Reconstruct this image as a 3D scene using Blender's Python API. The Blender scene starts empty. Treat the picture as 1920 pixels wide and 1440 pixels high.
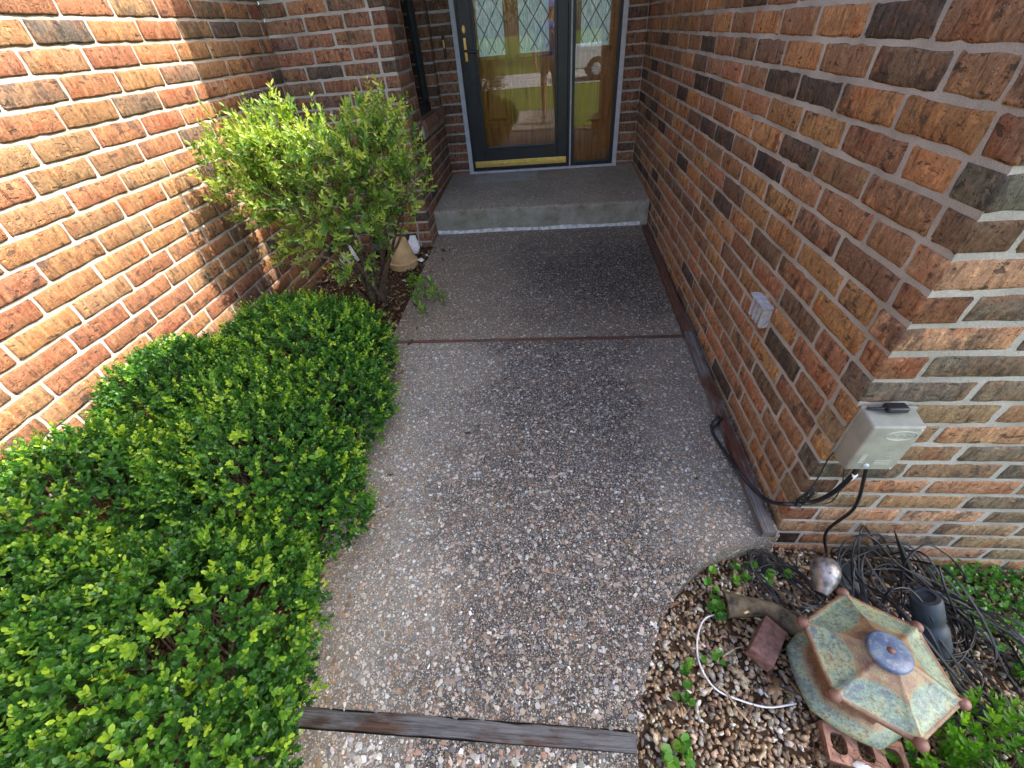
import bpy, bmesh, math, random
import numpy as np
from mathutils import Vector, Matrix

random.seed(11)
rng = np.random.default_rng(11)
S = bpy.context.scene
COL = S.collection

# ------------------------------------------------------------------ camera
H = 1.40                                    # metres above the slab in front of the garage corner
FPX = 774.16                                # focal length in photo pixels (1920 wide)
CAM = np.array([[0.9951, 0.0672, -0.0723], [-0.0108, -0.6543, -0.7562], [-0.0981, 0.7533, -0.6504]])
cd = bpy.data.cameras.new('camera')
cam = bpy.data.objects.new('camera', cd)
COL.objects.link(cam)
cd.sensor_width = 36.0
cd.lens = FPX / 1920 * 36.0
cd.clip_start = 0.02
cd.clip_end = 600
r_, d_, f_ = [Vector(v).normalized() for v in CAM]
f_ = (f_ - r_ * f_.dot(r_)).normalized()
up_ = r_.cross(f_)
mw = Matrix((r_, up_, -f_)).transposed().to_4x4()
mw.translation = (0, 0, H)
cam.matrix_world = mw
S.camera = cam

# ------------------------------------------------------------------ sky and sun
SUN = Vector((0.85, 0.128, 1.0)).normalized()
elev = math.asin(SUN.z)
azim = math.atan2(SUN.x, SUN.y)
W = bpy.data.worlds.new('World')
S.world = W
W.use_nodes = True
wn = W.node_tree
sky = wn.nodes.new('ShaderNodeTexSky')
sky.sky_type = 'NISHITA'
sky.sun_disc = False
sky.sun_elevation = elev
sky.sun_rotation = azim
sky.air_density = 1.0
sky.dust_density = 4.0
bg = wn.nodes['Background']
wn.links.new(sky.outputs[0], bg.inputs[0])
bg.inputs[1].default_value = 0.15
sl = bpy.data.lights.new('sun', 'SUN')
sl.energy = 2.0
sl.angle = math.radians(0.5)
sl.color = (1.0, 0.95, 0.86)
so = bpy.data.objects.new('sun', sl)
COL.objects.link(so)
so.rotation_euler = SUN.to_track_quat('Z', 'Y').to_euler()
so.location = (6, 1, 9)
S.view_settings.view_transform = 'Standard'
S.view_settings.look = 'None'
S.view_settings.gamma = 1.0
S.view_settings.use_curve_mapping = False
S.view_settings.exposure = 2.55
S.cycles.use_denoising = True
S.cycles.max_bounces = 10
S.cycles.diffuse_bounces = 6
S.cycles.transparent_max_bounces = 12

# ------------------------------------------------------------------ place numbers (metres)
XR, XL, YF = 0.785, -1.75, 0.83            # right wall, left wall, garage front
YP, XP, YD = 3.28, -0.975, 4.47            # pier front, pier side, door wall
CH, CZ = 0.0791, 0.0469                     # brick course height and bed joint level
SLOPE = 0.04


def zslab(y):
    return SLOPE * (y - YF)


def ray(px, py):
    v = np.array([(px - 960) / FPX, (py - 720) / FPX, 1.0])
    return v @ CAM


def at(px, py, z=None, y=None, x=None):
    """photo pixel to a point on a level plane z, on a wall y or x, or (none given) on the sloping slab"""
    d = ray(px, py)
    if z is not None:
        t = (z - H) / d[2]
    elif y is not None:
        t = y / d[1]
    elif x is not None:
        t = x / d[0]
    else:
        t = (H + SLOPE * YF) / (-d[2] + SLOPE * d[1])
    return np.array([0, 0, H]) + t * d


def zbed(x):
    return -0.045 - 0.125 * (x - 0.2) if x < 0.8 else -0.12 - 0.178 * (x - 0.8)


def atbed(px, py, dz=0.0):
    z = -0.09
    for _ in range(6):
        p = at(px, py, z=z)
        z = zbed(p[0]) + dz
    return at(px, py, z=z)


# ------------------------------------------------------------------ object helpers
def me_from(name, verts, faces, smooth=True):
    m = bpy.data.meshes.new(name)
    m.from_pydata([tuple(v) for v in verts], [], [tuple(f) for f in faces])
    if smooth:
        m.polygons.foreach_set('use_smooth', [True] * len(m.polygons))
    m.update()
    return m


def fast_mesh(name, V, F, attrs=None, smooth=True):
    """V (n,3), F (m,k) with constant k; attrs: point attributes {name: (n,) or (n,4)}"""
    V = np.asarray(V, dtype=np.float32)
    F = np.asarray(F, dtype=np.int32)
    m = bpy.data.meshes.new(name)
    k = F.shape[1]
    m.vertices.add(len(V))
    m.vertices.foreach_set('co', V.ravel())
    m.loops.add(F.size)
    m.loops.foreach_set('vertex_index', F.ravel())
    m.polygons.add(len(F))
    m.polygons.foreach_set('loop_start', np.arange(0, F.size, k, dtype=np.int32))
    m.polygons.foreach_set('loop_total', np.full(len(F), k, dtype=np.int32))
    m.polygons.foreach_set('use_smooth', np.full(len(F), smooth))
    m.update(calc_edges=True)
    for n, a in (attrs or {}).items():
        a = np.asarray(a, dtype=np.float32)
        if a.ndim == 1:
            at_ = m.attributes.new(n, 'FLOAT', 'POINT')
            at_.data.foreach_set('value', a)
        else:
            at_ = m.attributes.new(n, 'FLOAT_COLOR', 'POINT')
            at_.data.foreach_set('color', a.ravel())
    return m


def tag(o, label=None, cat=None, group=None, kind=None):
    if label:
        o['label'] = label
    if cat:
        o['category'] = cat
    if group:
        o['group'] = group
    if kind:
        o['kind'] = kind
    return o


def obj(name, mesh, mat, parent=None):
    o = bpy.data.objects.new(name, mesh)
    COL.objects.link(o)
    if mat is not None and len(mesh.materials) == 0:
        mesh.materials.append(mat)
    if parent is not None:
        o.parent = parent
        if parent.type == 'EMPTY':
            o.matrix_parent_inverse = Matrix.Translation(-Vector(parent.location))
    return o


def thing(name, label, cat, loc=(0, 0, 0), group=None):
    e = bpy.data.objects.new(name, None)
    COL.objects.link(e)
    e.location = loc
    e.empty_display_size = 0.05
    return tag(e, label, cat, group)


class MB:
    """collects shapes in world coordinates into one mesh"""

    def __init__(s):
        s.v, s.f = [], []

    def add(s, verts, faces):
        n = len(s.v)
        s.v += [tuple(v) for v in verts]
        s.f += [tuple(i + n for i in f) for f in faces]
        return s

    def box(s, x0, x1, y0, y1, z0, z1, M=None, bev=0.0):
        bm = bmesh.new()
        bmesh.ops.create_cube(bm, size=1)
        for v in bm.verts:
            v.co = Vector(((x0 + x1) / 2 + v.co.x * (x1 - x0), (y0 + y1) / 2 + v.co.y * (y1 - y0), (z0 + z1) / 2 + v.co.z * (z1 - z0)))
        if bev > 0:
            bmesh.ops.bevel(bm, geom=bm.edges[:], offset=bev, segments=2, profile=0.6, affect='EDGES')
        if M is not None:
            bmesh.ops.transform(bm, matrix=M, verts=bm.verts)
        bm.verts.index_update()
        s.add([v.co.copy() for v in bm.verts], [[v.index for v in f.verts] for f in bm.faces])
        bm.free()
        return s

    def tube(s, pts, r, n=8, closed_ends=True):
        P = [Vector(p) for p in pts]
        rs = r if hasattr(r, '__len__') else [r] * len(P)
        V, F = [], []
        t0 = (P[1] - P[0]).normalized()
        ref = Vector((0, 0, 1)) if abs(t0.z) < 0.9 else Vector((1, 0, 0))
        a = t0.cross(ref).normalized()
        for i, p in enumerate(P):
            t = (P[min(i + 1, len(P) - 1)] - P[max(i - 1, 0)])
            t = t.normalized() if t.length > 1e-9 else t0
            a = (a - t * a.dot(t))
            a = a.normalized() if a.length > 1e-6 else t.orthogonal().normalized()
            b = t.cross(a)
            for k in range(n):
                w = 2 * math.pi * k / n
                V.append(p + (a * math.cos(w) + b * math.sin(w)) * rs[i])
        for i in range(len(P) - 1):
            for k in range(n):
                F.append((i * n + k, i * n + (k + 1) % n, (i + 1) * n + (k + 1) % n, (i + 1) * n + k))
        if closed_ends:
            F.append(tuple(range(n - 1, -1, -1)))
            F.append(tuple((len(P) - 1) * n + k for k in range(n)))
        return s.add(V, F)

    def lathe(s, prof, n=32, M=None, cap=True):
        V, F = [], []
        for (r, z) in prof:
            for k in range(n):
                w = 2 * math.pi * k / n
                V.append(Vector((r * math.cos(w), r * math.sin(w), z)))
        for i in range(len(prof) - 1):
            for k in range(n):
                F.append((i * n + k, i * n + (k + 1) % n, (i + 1) * n + (k + 1) % n, (i + 1) * n + k))
        if cap:
            F.append(tuple(range(n - 1, -1, -1)))
            F.append(tuple((len(prof) - 1) * n + k for k in range(n)))
        if M is not None:
            V = [M @ v for v in V]
        return s.add(V, F)

    def prism(s, outline, z0, z1):
        """outline list of (x,y); z0/z1 numbers or functions of (x,y)"""
        n = len(outline)
        g0 = z0 if callable(z0) else (lambda x, y: z0)
        g1 = z1 if callable(z1) else (lambda x, y: z1)
        V = [(x, y, g0(x, y)) for x, y in outline] + [(x, y, g1(x, y)) for x, y in outline]
        F = [tuple(range(n - 1, -1, -1)), tuple(range(n, 2 * n))]
        F += [(i, (i + 1) % n, n + (i + 1) % n, n + i) for i in range(n)]
        return s.add(V, F)

    def mesh(s, name, smooth=True):
        return me_from(name, s.v, s.f, smooth)

    def build(s, name, mat, parent=None, smooth=False):
        m = s.mesh(name, smooth)
        return obj(name, m, mat, parent)


def autosmooth(o, ang=40):
    m = o.data
    m.polygons.foreach_set('use_smooth', [True] * len(m.polygons))
    bm = bmesh.new()
    bm.from_mesh(m)
    for e in bm.edges:
        if len(e.link_faces) == 2 and e.calc_face_angle(0) > math.radians(ang):
            e.smooth = False
    bm.to_mesh(m)
    bm.free()
    return o


def spline(ctrl, per=10):
    P = [np.array(p, float) for p in ctrl]
    P = [2 * P[0] - P[1]] + P + [2 * P[-1] - P[-2]]
    out = []
    for i in range(1, len(P) - 2):
        for k in range(per):
            t = k / per
            a, b, c, d = P[i - 1:i + 3]
            out.append(0.5 * ((2 * b) + (-a + c) * t + (2 * a - 5 * b + 4 * c - d) * t * t + (-a + 3 * b - 3 * c + d) * t ** 3))
    out.append(P[-2])
    return out


# ------------------------------------------------------------------ material helpers
class NT:
    def __init__(s, name):
        s.m = bpy.data.materials.new(name)
        s.m.use_nodes = True
        s.t = s.m.node_tree
        s.p = s.t.nodes['Principled BSDF']
        s.out = s.t.nodes['Material Output']

    def n(s, typ, props=None, **inp):
        nd = s.t.nodes.new(typ)
        for k, v in (props or {}).items():
            setattr(nd, k, v)
        for k, v in inp.items():
            s.put(nd, k.replace('_', ' '), v)
        return nd

    def put(s, nd, key, v):
        sk = nd.inputs[int(key[1:])] if key[0] == '#' else nd.inputs[key]
        if isinstance(v, bpy.types.NodeSocket):
            s.t.links.new(v, sk)
        elif isinstance(v, bpy.types.Node):
            s.t.links.new(v.outputs[0], sk)
        else:
            if sk.type == 'RGBA' and hasattr(v, '__len__') and len(v) == 3:
                v = (*v, 1)
            sk.default_value = v

    def coord(s, scale=(1, 1, 1), which='Object', offset=None):
        tc = s.n('ShaderNodeTexCoord')
        src = tc.outputs[which]
        if offset is not None:
            src = s.vmath('ADD', src, offset)
        mp = s.n('ShaderNodeMapping')
        s.t.links.new(src, mp.inputs[0])
        mp.inputs['Scale'].default_value = scale
        return mp.outputs[0]

    def vmath(s, op, a, b):
        nd = s.n('ShaderNodeVectorMath', {'operation': op})
        for i, v in enumerate((a, b)):
            if isinstance(v, bpy.types.NodeSocket):
                s.t.links.new(v, nd.inputs[i])
            else:
                nd.inputs[i].default_value = v
        return nd.outputs[0]

    def math(s, op, a, b=0.0, clamp=False):
        nd = s.n('ShaderNodeMath', {'operation': op, 'use_clamp': clamp})
        for i, v in enumerate((a, b)):
            if isinstance(v, bpy.types.NodeSocket):
                s.t.links.new(v, nd.inputs[i])
            else:
                nd.inputs[i].default_value = v
        return nd.outputs[0]

    def noise(s, vec, scale, detail=4.0, rough=0.55, out=0):
        nd = s.n('ShaderNodeTexNoise', Scale=scale, Detail=detail, Roughness=rough)
        s.t.links.new(vec, nd.inputs['Vector'])
        return nd.outputs[out]

    def voro(s, vec, scale, feature='F1', rand=1.0):
        nd = s.n('ShaderNodeTexVoronoi', {'feature': feature}, Scale=scale, Randomness=rand)
        s.t.links.new(vec, nd.inputs['Vector'])
        return nd

    def ramp(s, fac, stops, interp='LINEAR'):
        nd = s.n('ShaderNodeValToRGB')
        cr = nd.color_ramp
        cr.interpolation = interp
        while len(cr.elements) < len(stops):
            cr.elements.new(0.5)
        for e, (p, c) in zip(cr.elements, stops):
            e.position = p
            e.color = (c, c, c, 1) if isinstance(c, (int, float)) else (*c, 1)
        s.t.links.new(fac, nd.inputs[0])
        return nd.outputs[0]

    def step(s, fac, a, b):
        nd = s.n('ShaderNodeMapRange', {'interpolation_type': 'SMOOTHSTEP'})
        s.t.links.new(fac, nd.inputs[0])
        nd.inputs[1].default_value = a
        nd.inputs[2].default_value = b
        return nd.outputs[0]

    def mix(s, fac, a, b, mode='MIX'):
        nd = s.n('ShaderNodeMix', {'data_type': 'RGBA', 'blend_type': mode})
        for k, v in ((0, fac), (6, a), (7, b)):
            if isinstance(v, bpy.types.NodeSocket):
                s.t.links.new(v, nd.inputs[k])
            else:
                nd.inputs[k].default_value = v if k == 0 else ((*v, 1) if len(v) == 3 else v)
        return nd.outputs[2]

    def bump(s, h, strength=0.4, dist=0.004, prev=None):
        nd = s.n('ShaderNodeBump')
        nd.inputs['Strength'].default_value = strength
        nd.inputs['Distance'].default_value = dist
        s.t.links.new(h, nd.inputs['Height'])
        if prev is not None:
            s.t.links.new(prev, nd.inputs['Normal'])
        return nd.outputs[0]

    def fin(s, col=None, rough=None, normal=None, spec=None, metal=None):
        for key, v in (('Base Color', col), ('Roughness', rough), ('Normal', normal), ('Specular IOR Level', spec), ('Metallic', metal)):
            if v is not None:
                s.put(s.p, key, v)
        return s.m

    def attr(s, name, typ='GEOMETRY'):
        nd = s.n('ShaderNodeAttribute', {'attribute_name': name, 'attribute_type': typ})
        return nd


def plain(name, col, rough=0.5, metal=0.0, spec=0.5, bumpy=0.0, var=0.15, scale=30, bdist=0.002):
    t = NT(name)
    v = t.coord()
    n1 = t.noise(v, scale, 5)
    c2 = tuple(max(0, c * (1 - var * 2.2)) for c in col)
    c3 = tuple(min(1, c * (1 + var)) for c in col)
    c = t.ramp(n1, [(0.3, c2), (0.55, col), (0.75, c3)])
    nb = t.bump(t.noise(v, scale * 3, 6), bumpy, bdist) if bumpy else None
    return t.fin(c, rough, nb, spec, metal)


def brick_mat(name, from_attr):
    t = NT(name)
    oi = t.n('ShaderNodeObjectInfo')
    off = t.n('ShaderNodeCombineXYZ')
    rnd = oi.outputs['Random']
    for i, k in enumerate((37.0, 71.0, 53.0)):
        t.put(off, '#%d' % i, t.math('MULTIPLY', rnd, k))
    tone = t.attr('tone').outputs['Color'] if from_attr else oi.outputs['Color']
    v = t.coord(offset=off.outputs[0])
    vs = t.coord((1, 1, 0.22), offset=off.outputs[0])
    streak = t.noise(vs, 75, 5, 0.62)
    blot = t.noise(v, 11, 5, 0.6)
    fine = t.noise(v, 150, 4, 0.65)
    dark = t.mix(1.0, tone, (0.36, 0.34, 0.34), 'MULTIPLY')
    lite = t.mix(1.0, t.mix(1.0, tone, (1.5, 1.45, 1.3), 'MULTIPLY'), (.045, .022, .010), 'ADD')
    red = t.mix(1.0, tone, (1.03, 0.76, 0.66), 'MULTIPLY')
    c = t.mix(t.step(blot, 0.50, 0.66), tone, red)
    blot2 = t.noise(t.vmath('ADD', v, (5.1, 2.3, 8.7)), 15, 5, 0.65)
    c = t.mix(t.math('MULTIPLY', t.step(blot2, 0.47, 0.64), 0.45), c, (0.24, 0.125, 0.062))
    c = t.mix(t.math('MULTIPLY', t.step(streak, 0.52, 0.68), 0.75), c, lite)
    c = t.mix(t.math('MULTIPLY', t.step(streak, 0.47, 0.33), 0.8), c, dark)
    # char marks, deeper on some bricks
    ch = t.noise(t.coord((1, 1, 0.6), offset=off.outputs[0]), 17, 6, 0.7)
    edge = t.math('SUBTRACT', 0.66, t.math('MULTIPLY', t.math('FRACT', t.math('MULTIPLY', rnd, 7.31)), 0.165))
    chm = t.step(t.math('SUBTRACT', ch, edge), 0.0, 0.07)
    c = t.mix(t.math('MULTIPLY', chm, 0.65), c, (0.05, 0.04, 0.034))
    pit = t.step(t.voro(v, 150).outputs['Distance'], 0.24, 0.12)
    pit = t.math('MULTIPLY', pit, t.step(t.noise(v, 33, 2), 0.46, 0.54))
    c = t.mix(t.math('MULTIPLY', pit, 0.85), c, (0.03, 0.022, 0.018))
    fl = t.math('MULTIPLY', t.step(t.voro(v, 140).outputs['Distance'], 0.16, 0.1), t.step(t.noise(v, 21, 2), 0.60, 0.66))
    c = t.mix(t.math('MULTIPLY', fl, 0.7), c, (0.62, 0.55, 0.46))
    grit = t.noise(v, 85, 6, 0.75)
    c = t.mix(0.6, c, t.mix(1.0, c, t.ramp(grit, [(0.32, 0.42), (0.5, 1.08), (0.68, 1.8)]), 'MULTIPLY'))
    mark = t.noise(t.coord((0.5, 1, 1.0), offset=off.outputs[0]), 46, 3, 0.5)
    mk = t.math('MULTIPLY', t.step(mark, 0.635, 0.675), 0.75)
    c = t.mix(mk, c, (0.05, 0.038, 0.03))
    scar = t.step(t.noise(t.coord((0.8, 1, 1.3), offset=off.outputs[0]), 27, 3, 0.5), 0.655, 0.70)
    c = t.mix(t.math('MULTIPLY', scar, 0.6), c, lite)
    hgt = t.math('ADD', t.math('MULTIPLY', streak, 0.8), t.math('MULTIPLY', fine, 0.35))
    hgt = t.math('SUBTRACT', hgt, t.math('MULTIPLY', pit, 0.9))
    hgt = t.math('ADD', hgt, t.math('MULTIPLY', blot, 1.0))
    hgt = t.math('ADD', hgt, t.math('SUBTRACT', t.math('MULTIPLY', grit, 0.8), t.math('MULTIPLY', t.math('ADD', mk, scar), 0.5)))
    nb = t.bump(hgt, 0.95, 0.0075)
    return t.fin(c, t.ramp(fine, [(0.3, 0.62), (0.7, 0.9)]), nb, 0.25)


MAT = {}
MAT['brick'] = brick_mat('fired_brick', False)
MAT['brick_far'] = brick_mat('fired_brick_joined', True)

t = NT('mortar')
v = t.coord()
g = t.noise(v, 260, 4, 0.7)
lg = t.noise(v, 6, 4)
c = t.ramp(lg, [(0.3, (0.31, 0.285, 0.24)), (0.55, (0.43, 0.40, 0.345)), (0.75, (0.52, 0.49, 0.43))])
c = t.mix(0.5, c, t.mix(1.0, c, t.ramp(g, [(0.3, 0.6), (0.7, 1.25)]), 'MULTIPLY'))
MAT['mortar'] = t.fin(c, 0.95, t.bump(t.math('ADD', g, t.noise(v, 40, 4)), 0.9, 0.004), 0.1)


def aggregate_mat(name, kind):
    """exposed aggregate concrete; kind walk | upper | porch"""
    t = NT(name)
    v = t.coord()
    sep = t.n('ShaderNodeSeparateXYZ')
    t.t.links.new(v, sep.inputs[0])
    X, Y = sep.outputs[0], sep.outputs[1]
    wob = t.noise(v, 2.6, 5, 0.65)
    wob2 = t.noise(v, 9, 5, 0.7)
    big = t.voro(t.vmath('ADD', v, (3.3, 1.7, 0)), 72)
    sml = t.voro(v, 165)
    tiny = t.voro(t.vmath('ADD', v, (9.1, 4.2, 0)), 330)

    def stones(vn, lim, soft, keep):
        sp = t.n('ShaderNodeSeparateColor')
        t.t.links.new(vn.outputs['Color'], sp.inputs[0])
        r = t.math('MULTIPLY', sp.outputs[0], lim)
        m = t.step(t.math('SUBTRACT', r, vn.outputs['Distance']), 0.0, soft)
        m = t.math('MULTIPLY', m, t.math('GREATER_THAN', sp.outputs[1], 1 - keep))
        return m, sp.outputs[2]

    mb, cb = stones(big, 0.66, 0.06, 0.66)
    ms, cs = stones(sml, 0.74, 0.08, 0.75)
    mt, ct = stones(tiny, 0.85, 0.12, 0.8)
    pal = [(0.0, (0.17, 0.105, 0.06)), (0.14, (0.30, 0.20, 0.12)), (0.26, (0.42, 0.37, 0.29)), (0.40, (0.24, 0.235, 0.225)),
           (0.56, (0.56, 0.54, 0.49)), (0.68, (0.34, 0.22, 0.155)), (0.77, (0.14, 0.14, 0.142)), (0.9, (0.46, 0.41, 0.34))]
    pcb, pcs, pct = [t.ramp(q, pal, 'CONSTANT') for q in (cb, cs, ct)]
    if kind == 'walk':
        # grime sits along the middle of the walk, both margins are cleaner
        a = t.step(t.math('ADD', X, t.math('MULTIPLY', t.math('SUBTRACT', wob, 0.5), 1.1)), -0.66, -0.18)
        b = t.step(t.math('ADD', X, t.math('MULTIPLY', t.math('SUBTRACT', wob, 0.5), 0.9)), 0.62, 0.25)
        grime = t.math('MULTIPLY', a, t.math('ADD', t.math('MULTIPLY', b, 0.7), 0.3))
        grime = t.math('MULTIPLY', grime, t.math('ADD', 0.72, t.math('MULTIPLY', t.step(wob2, 0.3, 0.7), 0.28)))
        clean, dirty = (0.165, 0.152, 0.126), (0.018, 0.0185, 0.020)
    elif kind == 'upper':
        dx = t.math('DIVIDE', t.math('SUBTRACT', X, 0.30), 0.75)
        dy = t.math('DIVIDE', t.math('SUBTRACT', Y, 2.65), 0.7)
        rr = t.math('SQRT', t.math('ADD', t.math('POWER', dx, 2), t.math('POWER', dy, 2)))
        grime = t.step(t.math('ADD', rr, t.math('MULTIPLY', t.math('SUBTRACT', wob, 0.5), 1.3)), 1.35, 0.25)
        grime = t.math('ADD', 0.25, t.math('MULTIPLY', grime, 0.75))
        clean, dirty = (0.19, 0.155, 0.11), (0.018, 0.016, 0.015)
    else:
        grime = t.math('MULTIPLY', t.step(wob, 0.3, 0.7), 0.5)
        clean, dirty = (0.36, 0.31, 0.24), (0.17, 0.145, 0.11)
    base = t.mix(grime, clean, dirty)
    base = t.mix(0.6, base, t.mix(1.0, base, t.ramp(t.noise(v, 240, 3, 0.7), [(0.3, 0.45), (0.7, 1.7)]), 'MULTIPLY'))
    film = t.math('MULTIPLY', grime, 0.36)             # grime film over the stones

    def over(c, m, pc, k):
        pc = t.mix(film, pc, (0.06, 0.058, 0.056))
        return t.mix(t.math('MULTIPLY', m, k), c, pc)
    c = over(base, mt, pct, 0.8)
    c = over(c, ms, pcs, 0.9)
    c = over(c, mb, pcb, 0.95)
    if kind == 'porch':
        # pale rectangle of old paint in front of the door
        bx = t.math('MULTIPLY', t.step(X, -0.74, -0.70), t.step(X, -0.10, -0.16))
        by = t.math('MULTIPLY', t.step(t.math('ADD', Y, t.math('MULTIPLY', wob2, 0.06)), 4.17, 4.21), t.step(Y, 4.46, 4.40))
        pm = t.math('MULTIPLY', t.math('MULTIPLY', bx, by), t.step(wob2, 0.3, 0.55))
        c = t.mix(t.math('MULTIPLY', pm, 0.62), c, (0.42, 0.41, 0.42))
        # the cast riser below the trowelled edge is plain concrete
        geo = t.n('ShaderNodeNewGeometry')
        sn = t.n('ShaderNodeSeparateXYZ')
        t.t.links.new(geo.outputs['True Normal'], sn.inputs[0])
        up = t.step(sn.outputs[2], 0.3, 0.7)
        rc = t.ramp(t.noise(v, 7, 6, 0.65), [(0.3, (0.17, 0.16, 0.12)), (0.5, (0.30, 0.285, 0.225)), (0.72, (0.41, 0.395, 0.34))])
        rc = t.mix(0.4, rc, t.mix(1.0, rc, t.ramp(t.noise(v, 120, 4), [(0.3, 0.5), (0.7, 1.5)]), 'MULTIPLY'))
        ro = t.math('MULTIPLY', t.step(X, 0.62, 0.74), t.step(wob2, 0.42, 0.55))
        rc = t.mix(t.math('MULTIPLY', ro, 0.7), rc, (0.42, 0.41, 0.37))
        c = t.mix(up, rc, c)
    hgt = t.math('ADD', mb, t.math('ADD', t.math('MULTIPLY', ms, 0.6), t.math('MULTIPLY', mt, 0.3)))
    nb = t.bump(t.math('ADD', hgt, t.math('MULTIPLY', t.noise(v, 240, 3), 0.5)), 0.7, 0.0035)
    return t.fin(c, 0.82, nb, 0.3)


MAT['walk'] = aggregate_mat('exposed_aggregate_walk', 'walk')
MAT['upper'] = aggregate_mat('exposed_aggregate_upper', 'upper')
MAT['porch'] = aggregate_mat('exposed_aggregate_porch', 'porch')


def stone_mat(name, rough=0.65):
    t = NT(name)
    v = t.coord()
    a = t.attr('tint').outputs['Color']
    c = t.mix(0.55, a, t.mix(1.0, a, t.ramp(t.noise(v, 170, 4, 0.6), [(0.3, 0.5), (0.7, 1.5)]), 'MULTIPLY'))
    return t.fin(c, rough, t.bump(t.noise(v, 320, 3), 0.25, 0.002), 0.4)


MAT['stone'] = stone_mat('pebble_stone')
MAT['chips'] = stone_mat('bark_chips', 0.9)


def wood_mat(name, base, grey, gmix):
    t = NT(name)
    v = t.coord((2.2, 75, 75))
    v2 = t.coord((2.5, 110, 110))
    g = t.noise(v, 2.2, 8, 0.7)
    cr = t.noise(v2, 2.0, 5, 0.7)
    patch = t.noise(t.coord((3.2, 8, 8)), 1.4, 4, 0.6)
    wb = t.ramp(g, [(0.28, tuple(x * 0.25 for x in base)), (0.5, base), (0.72, tuple(x * 1.6 for x in base))])
    wg = t.ramp(g, [(0.28, tuple(x * 0.2 for x in grey)), (0.5, grey), (0.72, tuple(x * 1.5 for x in grey))])
    c = t.mix(t.step(patch, gmix - 0.08, gmix + 0.08), wg, wb)
    c = t.mix(t.step(cr, 0.40, 0.30), c, (0.012, 0.01, 0.01))
    return t.fin(c, 0.85, t.bump(t.math('ADD', g, t.math('MULTIPLY', cr, 1.2)), 0.9, 0.006), 0.2)


MAT['wood_grey'] = wood_mat('weathered_grey_timber', (0.10, 0.045, 0.030), (0.15, 0.143, 0.138), 0.52)
MAT['wood_dark'] = wood_mat('blackened_grey_timber', (0.07, 0.042, 0.030), (0.115, 0.115, 0.118), 0.56)
MAT['wood_red'] = wood_mat('red_brown_timber', (0.13, 0.062, 0.042), (0.08, 0.060, 0.050), 0.45)

t = NT('soil')
v = t.coord()
c = t.ramp(t.noise(v, 30, 6, 0.7), [(0.3, (0.03, 0.018, 0.011)), (0.55, (0.075, 0.045, 0.026)), (0.75, (0.16, 0.10, 0.06))])
MAT['soil'] = t.fin(c, 0.95, t.bump(t.noise(v, 80, 6, 0.7), 1.0, 0.012), 0.1)

t = NT('lawn_grass')
v = t.coord()
c = t.ramp(t.noise(v, 1.2, 8, 0.75), [(0.3, (0.045, 0.075, 0.012)), (0.55, (0.10, 0.145, 0.022)), (0.8, (0.17, 0.20, 0.045))])
MAT['lawn'] = t.fin(c, 0.9, t.bump(t.noise(v, 60, 4), 1.0, 0.03), 0.1)
MAT['road'] = plain('street_asphalt', (0.33, 0.32, 0.30), 0.9, var=0.1, scale=3)


def leaf_mat(name, stops, trans=0.35, rough=0.38):
    t = NT(name)
    a = t.attr('tone').outputs['Fac']
    c = t.ramp(a, stops)
    t.fin(c, rough, None, 0.45)
    tr = t.n('ShaderNodeBsdfTranslucent')
    t.t.links.new(t.mix(1.0, c, (1.5, 1.6, 0.55), 'MULTIPLY'), tr.inputs[0])
    mx = t.n('ShaderNodeMixShader')
    mx.inputs[0].default_value = trans
    t.t.links.new(t.p.outputs[0], mx.inputs[1])
    t.t.links.new(tr.outputs[0], mx.inputs[2])
    t.t.links.new(mx.outputs[0], t.out.inputs[0])
    return t.m


MAT['box_leaf'] = leaf_mat('boxwood_leaf', [(0.0, (0.014, 0.05, 0.011)), (0.38, (0.036, 0.125, 0.020)), (0.70, (0.10, 0.24, 0.022)), (1.0, (0.30, 0.44, 0.035))])
MAT['shrub_leaf'] = leaf_mat('privet_leaf', [(0.0, (0.035, 0.09, 0.024)), (0.42, (0.10, 0.205, 0.042)), (0.72, (0.25, 0.35, 0.06)), (1.0, (0.44, 0.50, 0.11))], 0.45)  # yellow end of the ramp brightened so leaves look sunlit
MAT['lime_leaf'] = leaf_mat('lime_leaf', [(0.0, (0.03, 0.10, 0.012)), (0.5, (0.09, 0.26, 0.02)), (1.0, (0.26, 0.46, 0.04))])
MAT['weed_leaf'] = leaf_mat('weed_leaf', [(0.0, (0.025, 0.09, 0.02)), (0.5, (0.07, 0.21, 0.03)), (1.0, (0.19, 0.36, 0.05))])
MAT['tree_leaf'] = leaf_mat('tree_leaf', [(0.0, (0.015, 0.045, 0.01)), (0.5, (0.04, 0.10, 0.018)), (1.0, (0.10, 0.18, 0.03))])
MAT['bark'] = plain('bark', (0.15, 0.105, 0.07), 0.9, bumpy=0.8, var=0.35, scale=60, bdist=0.006)
MAT['dry'] = plain('dry_stalk', (0.42, 0.33, 0.22), 0.85, var=0.3, scale=90)

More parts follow.
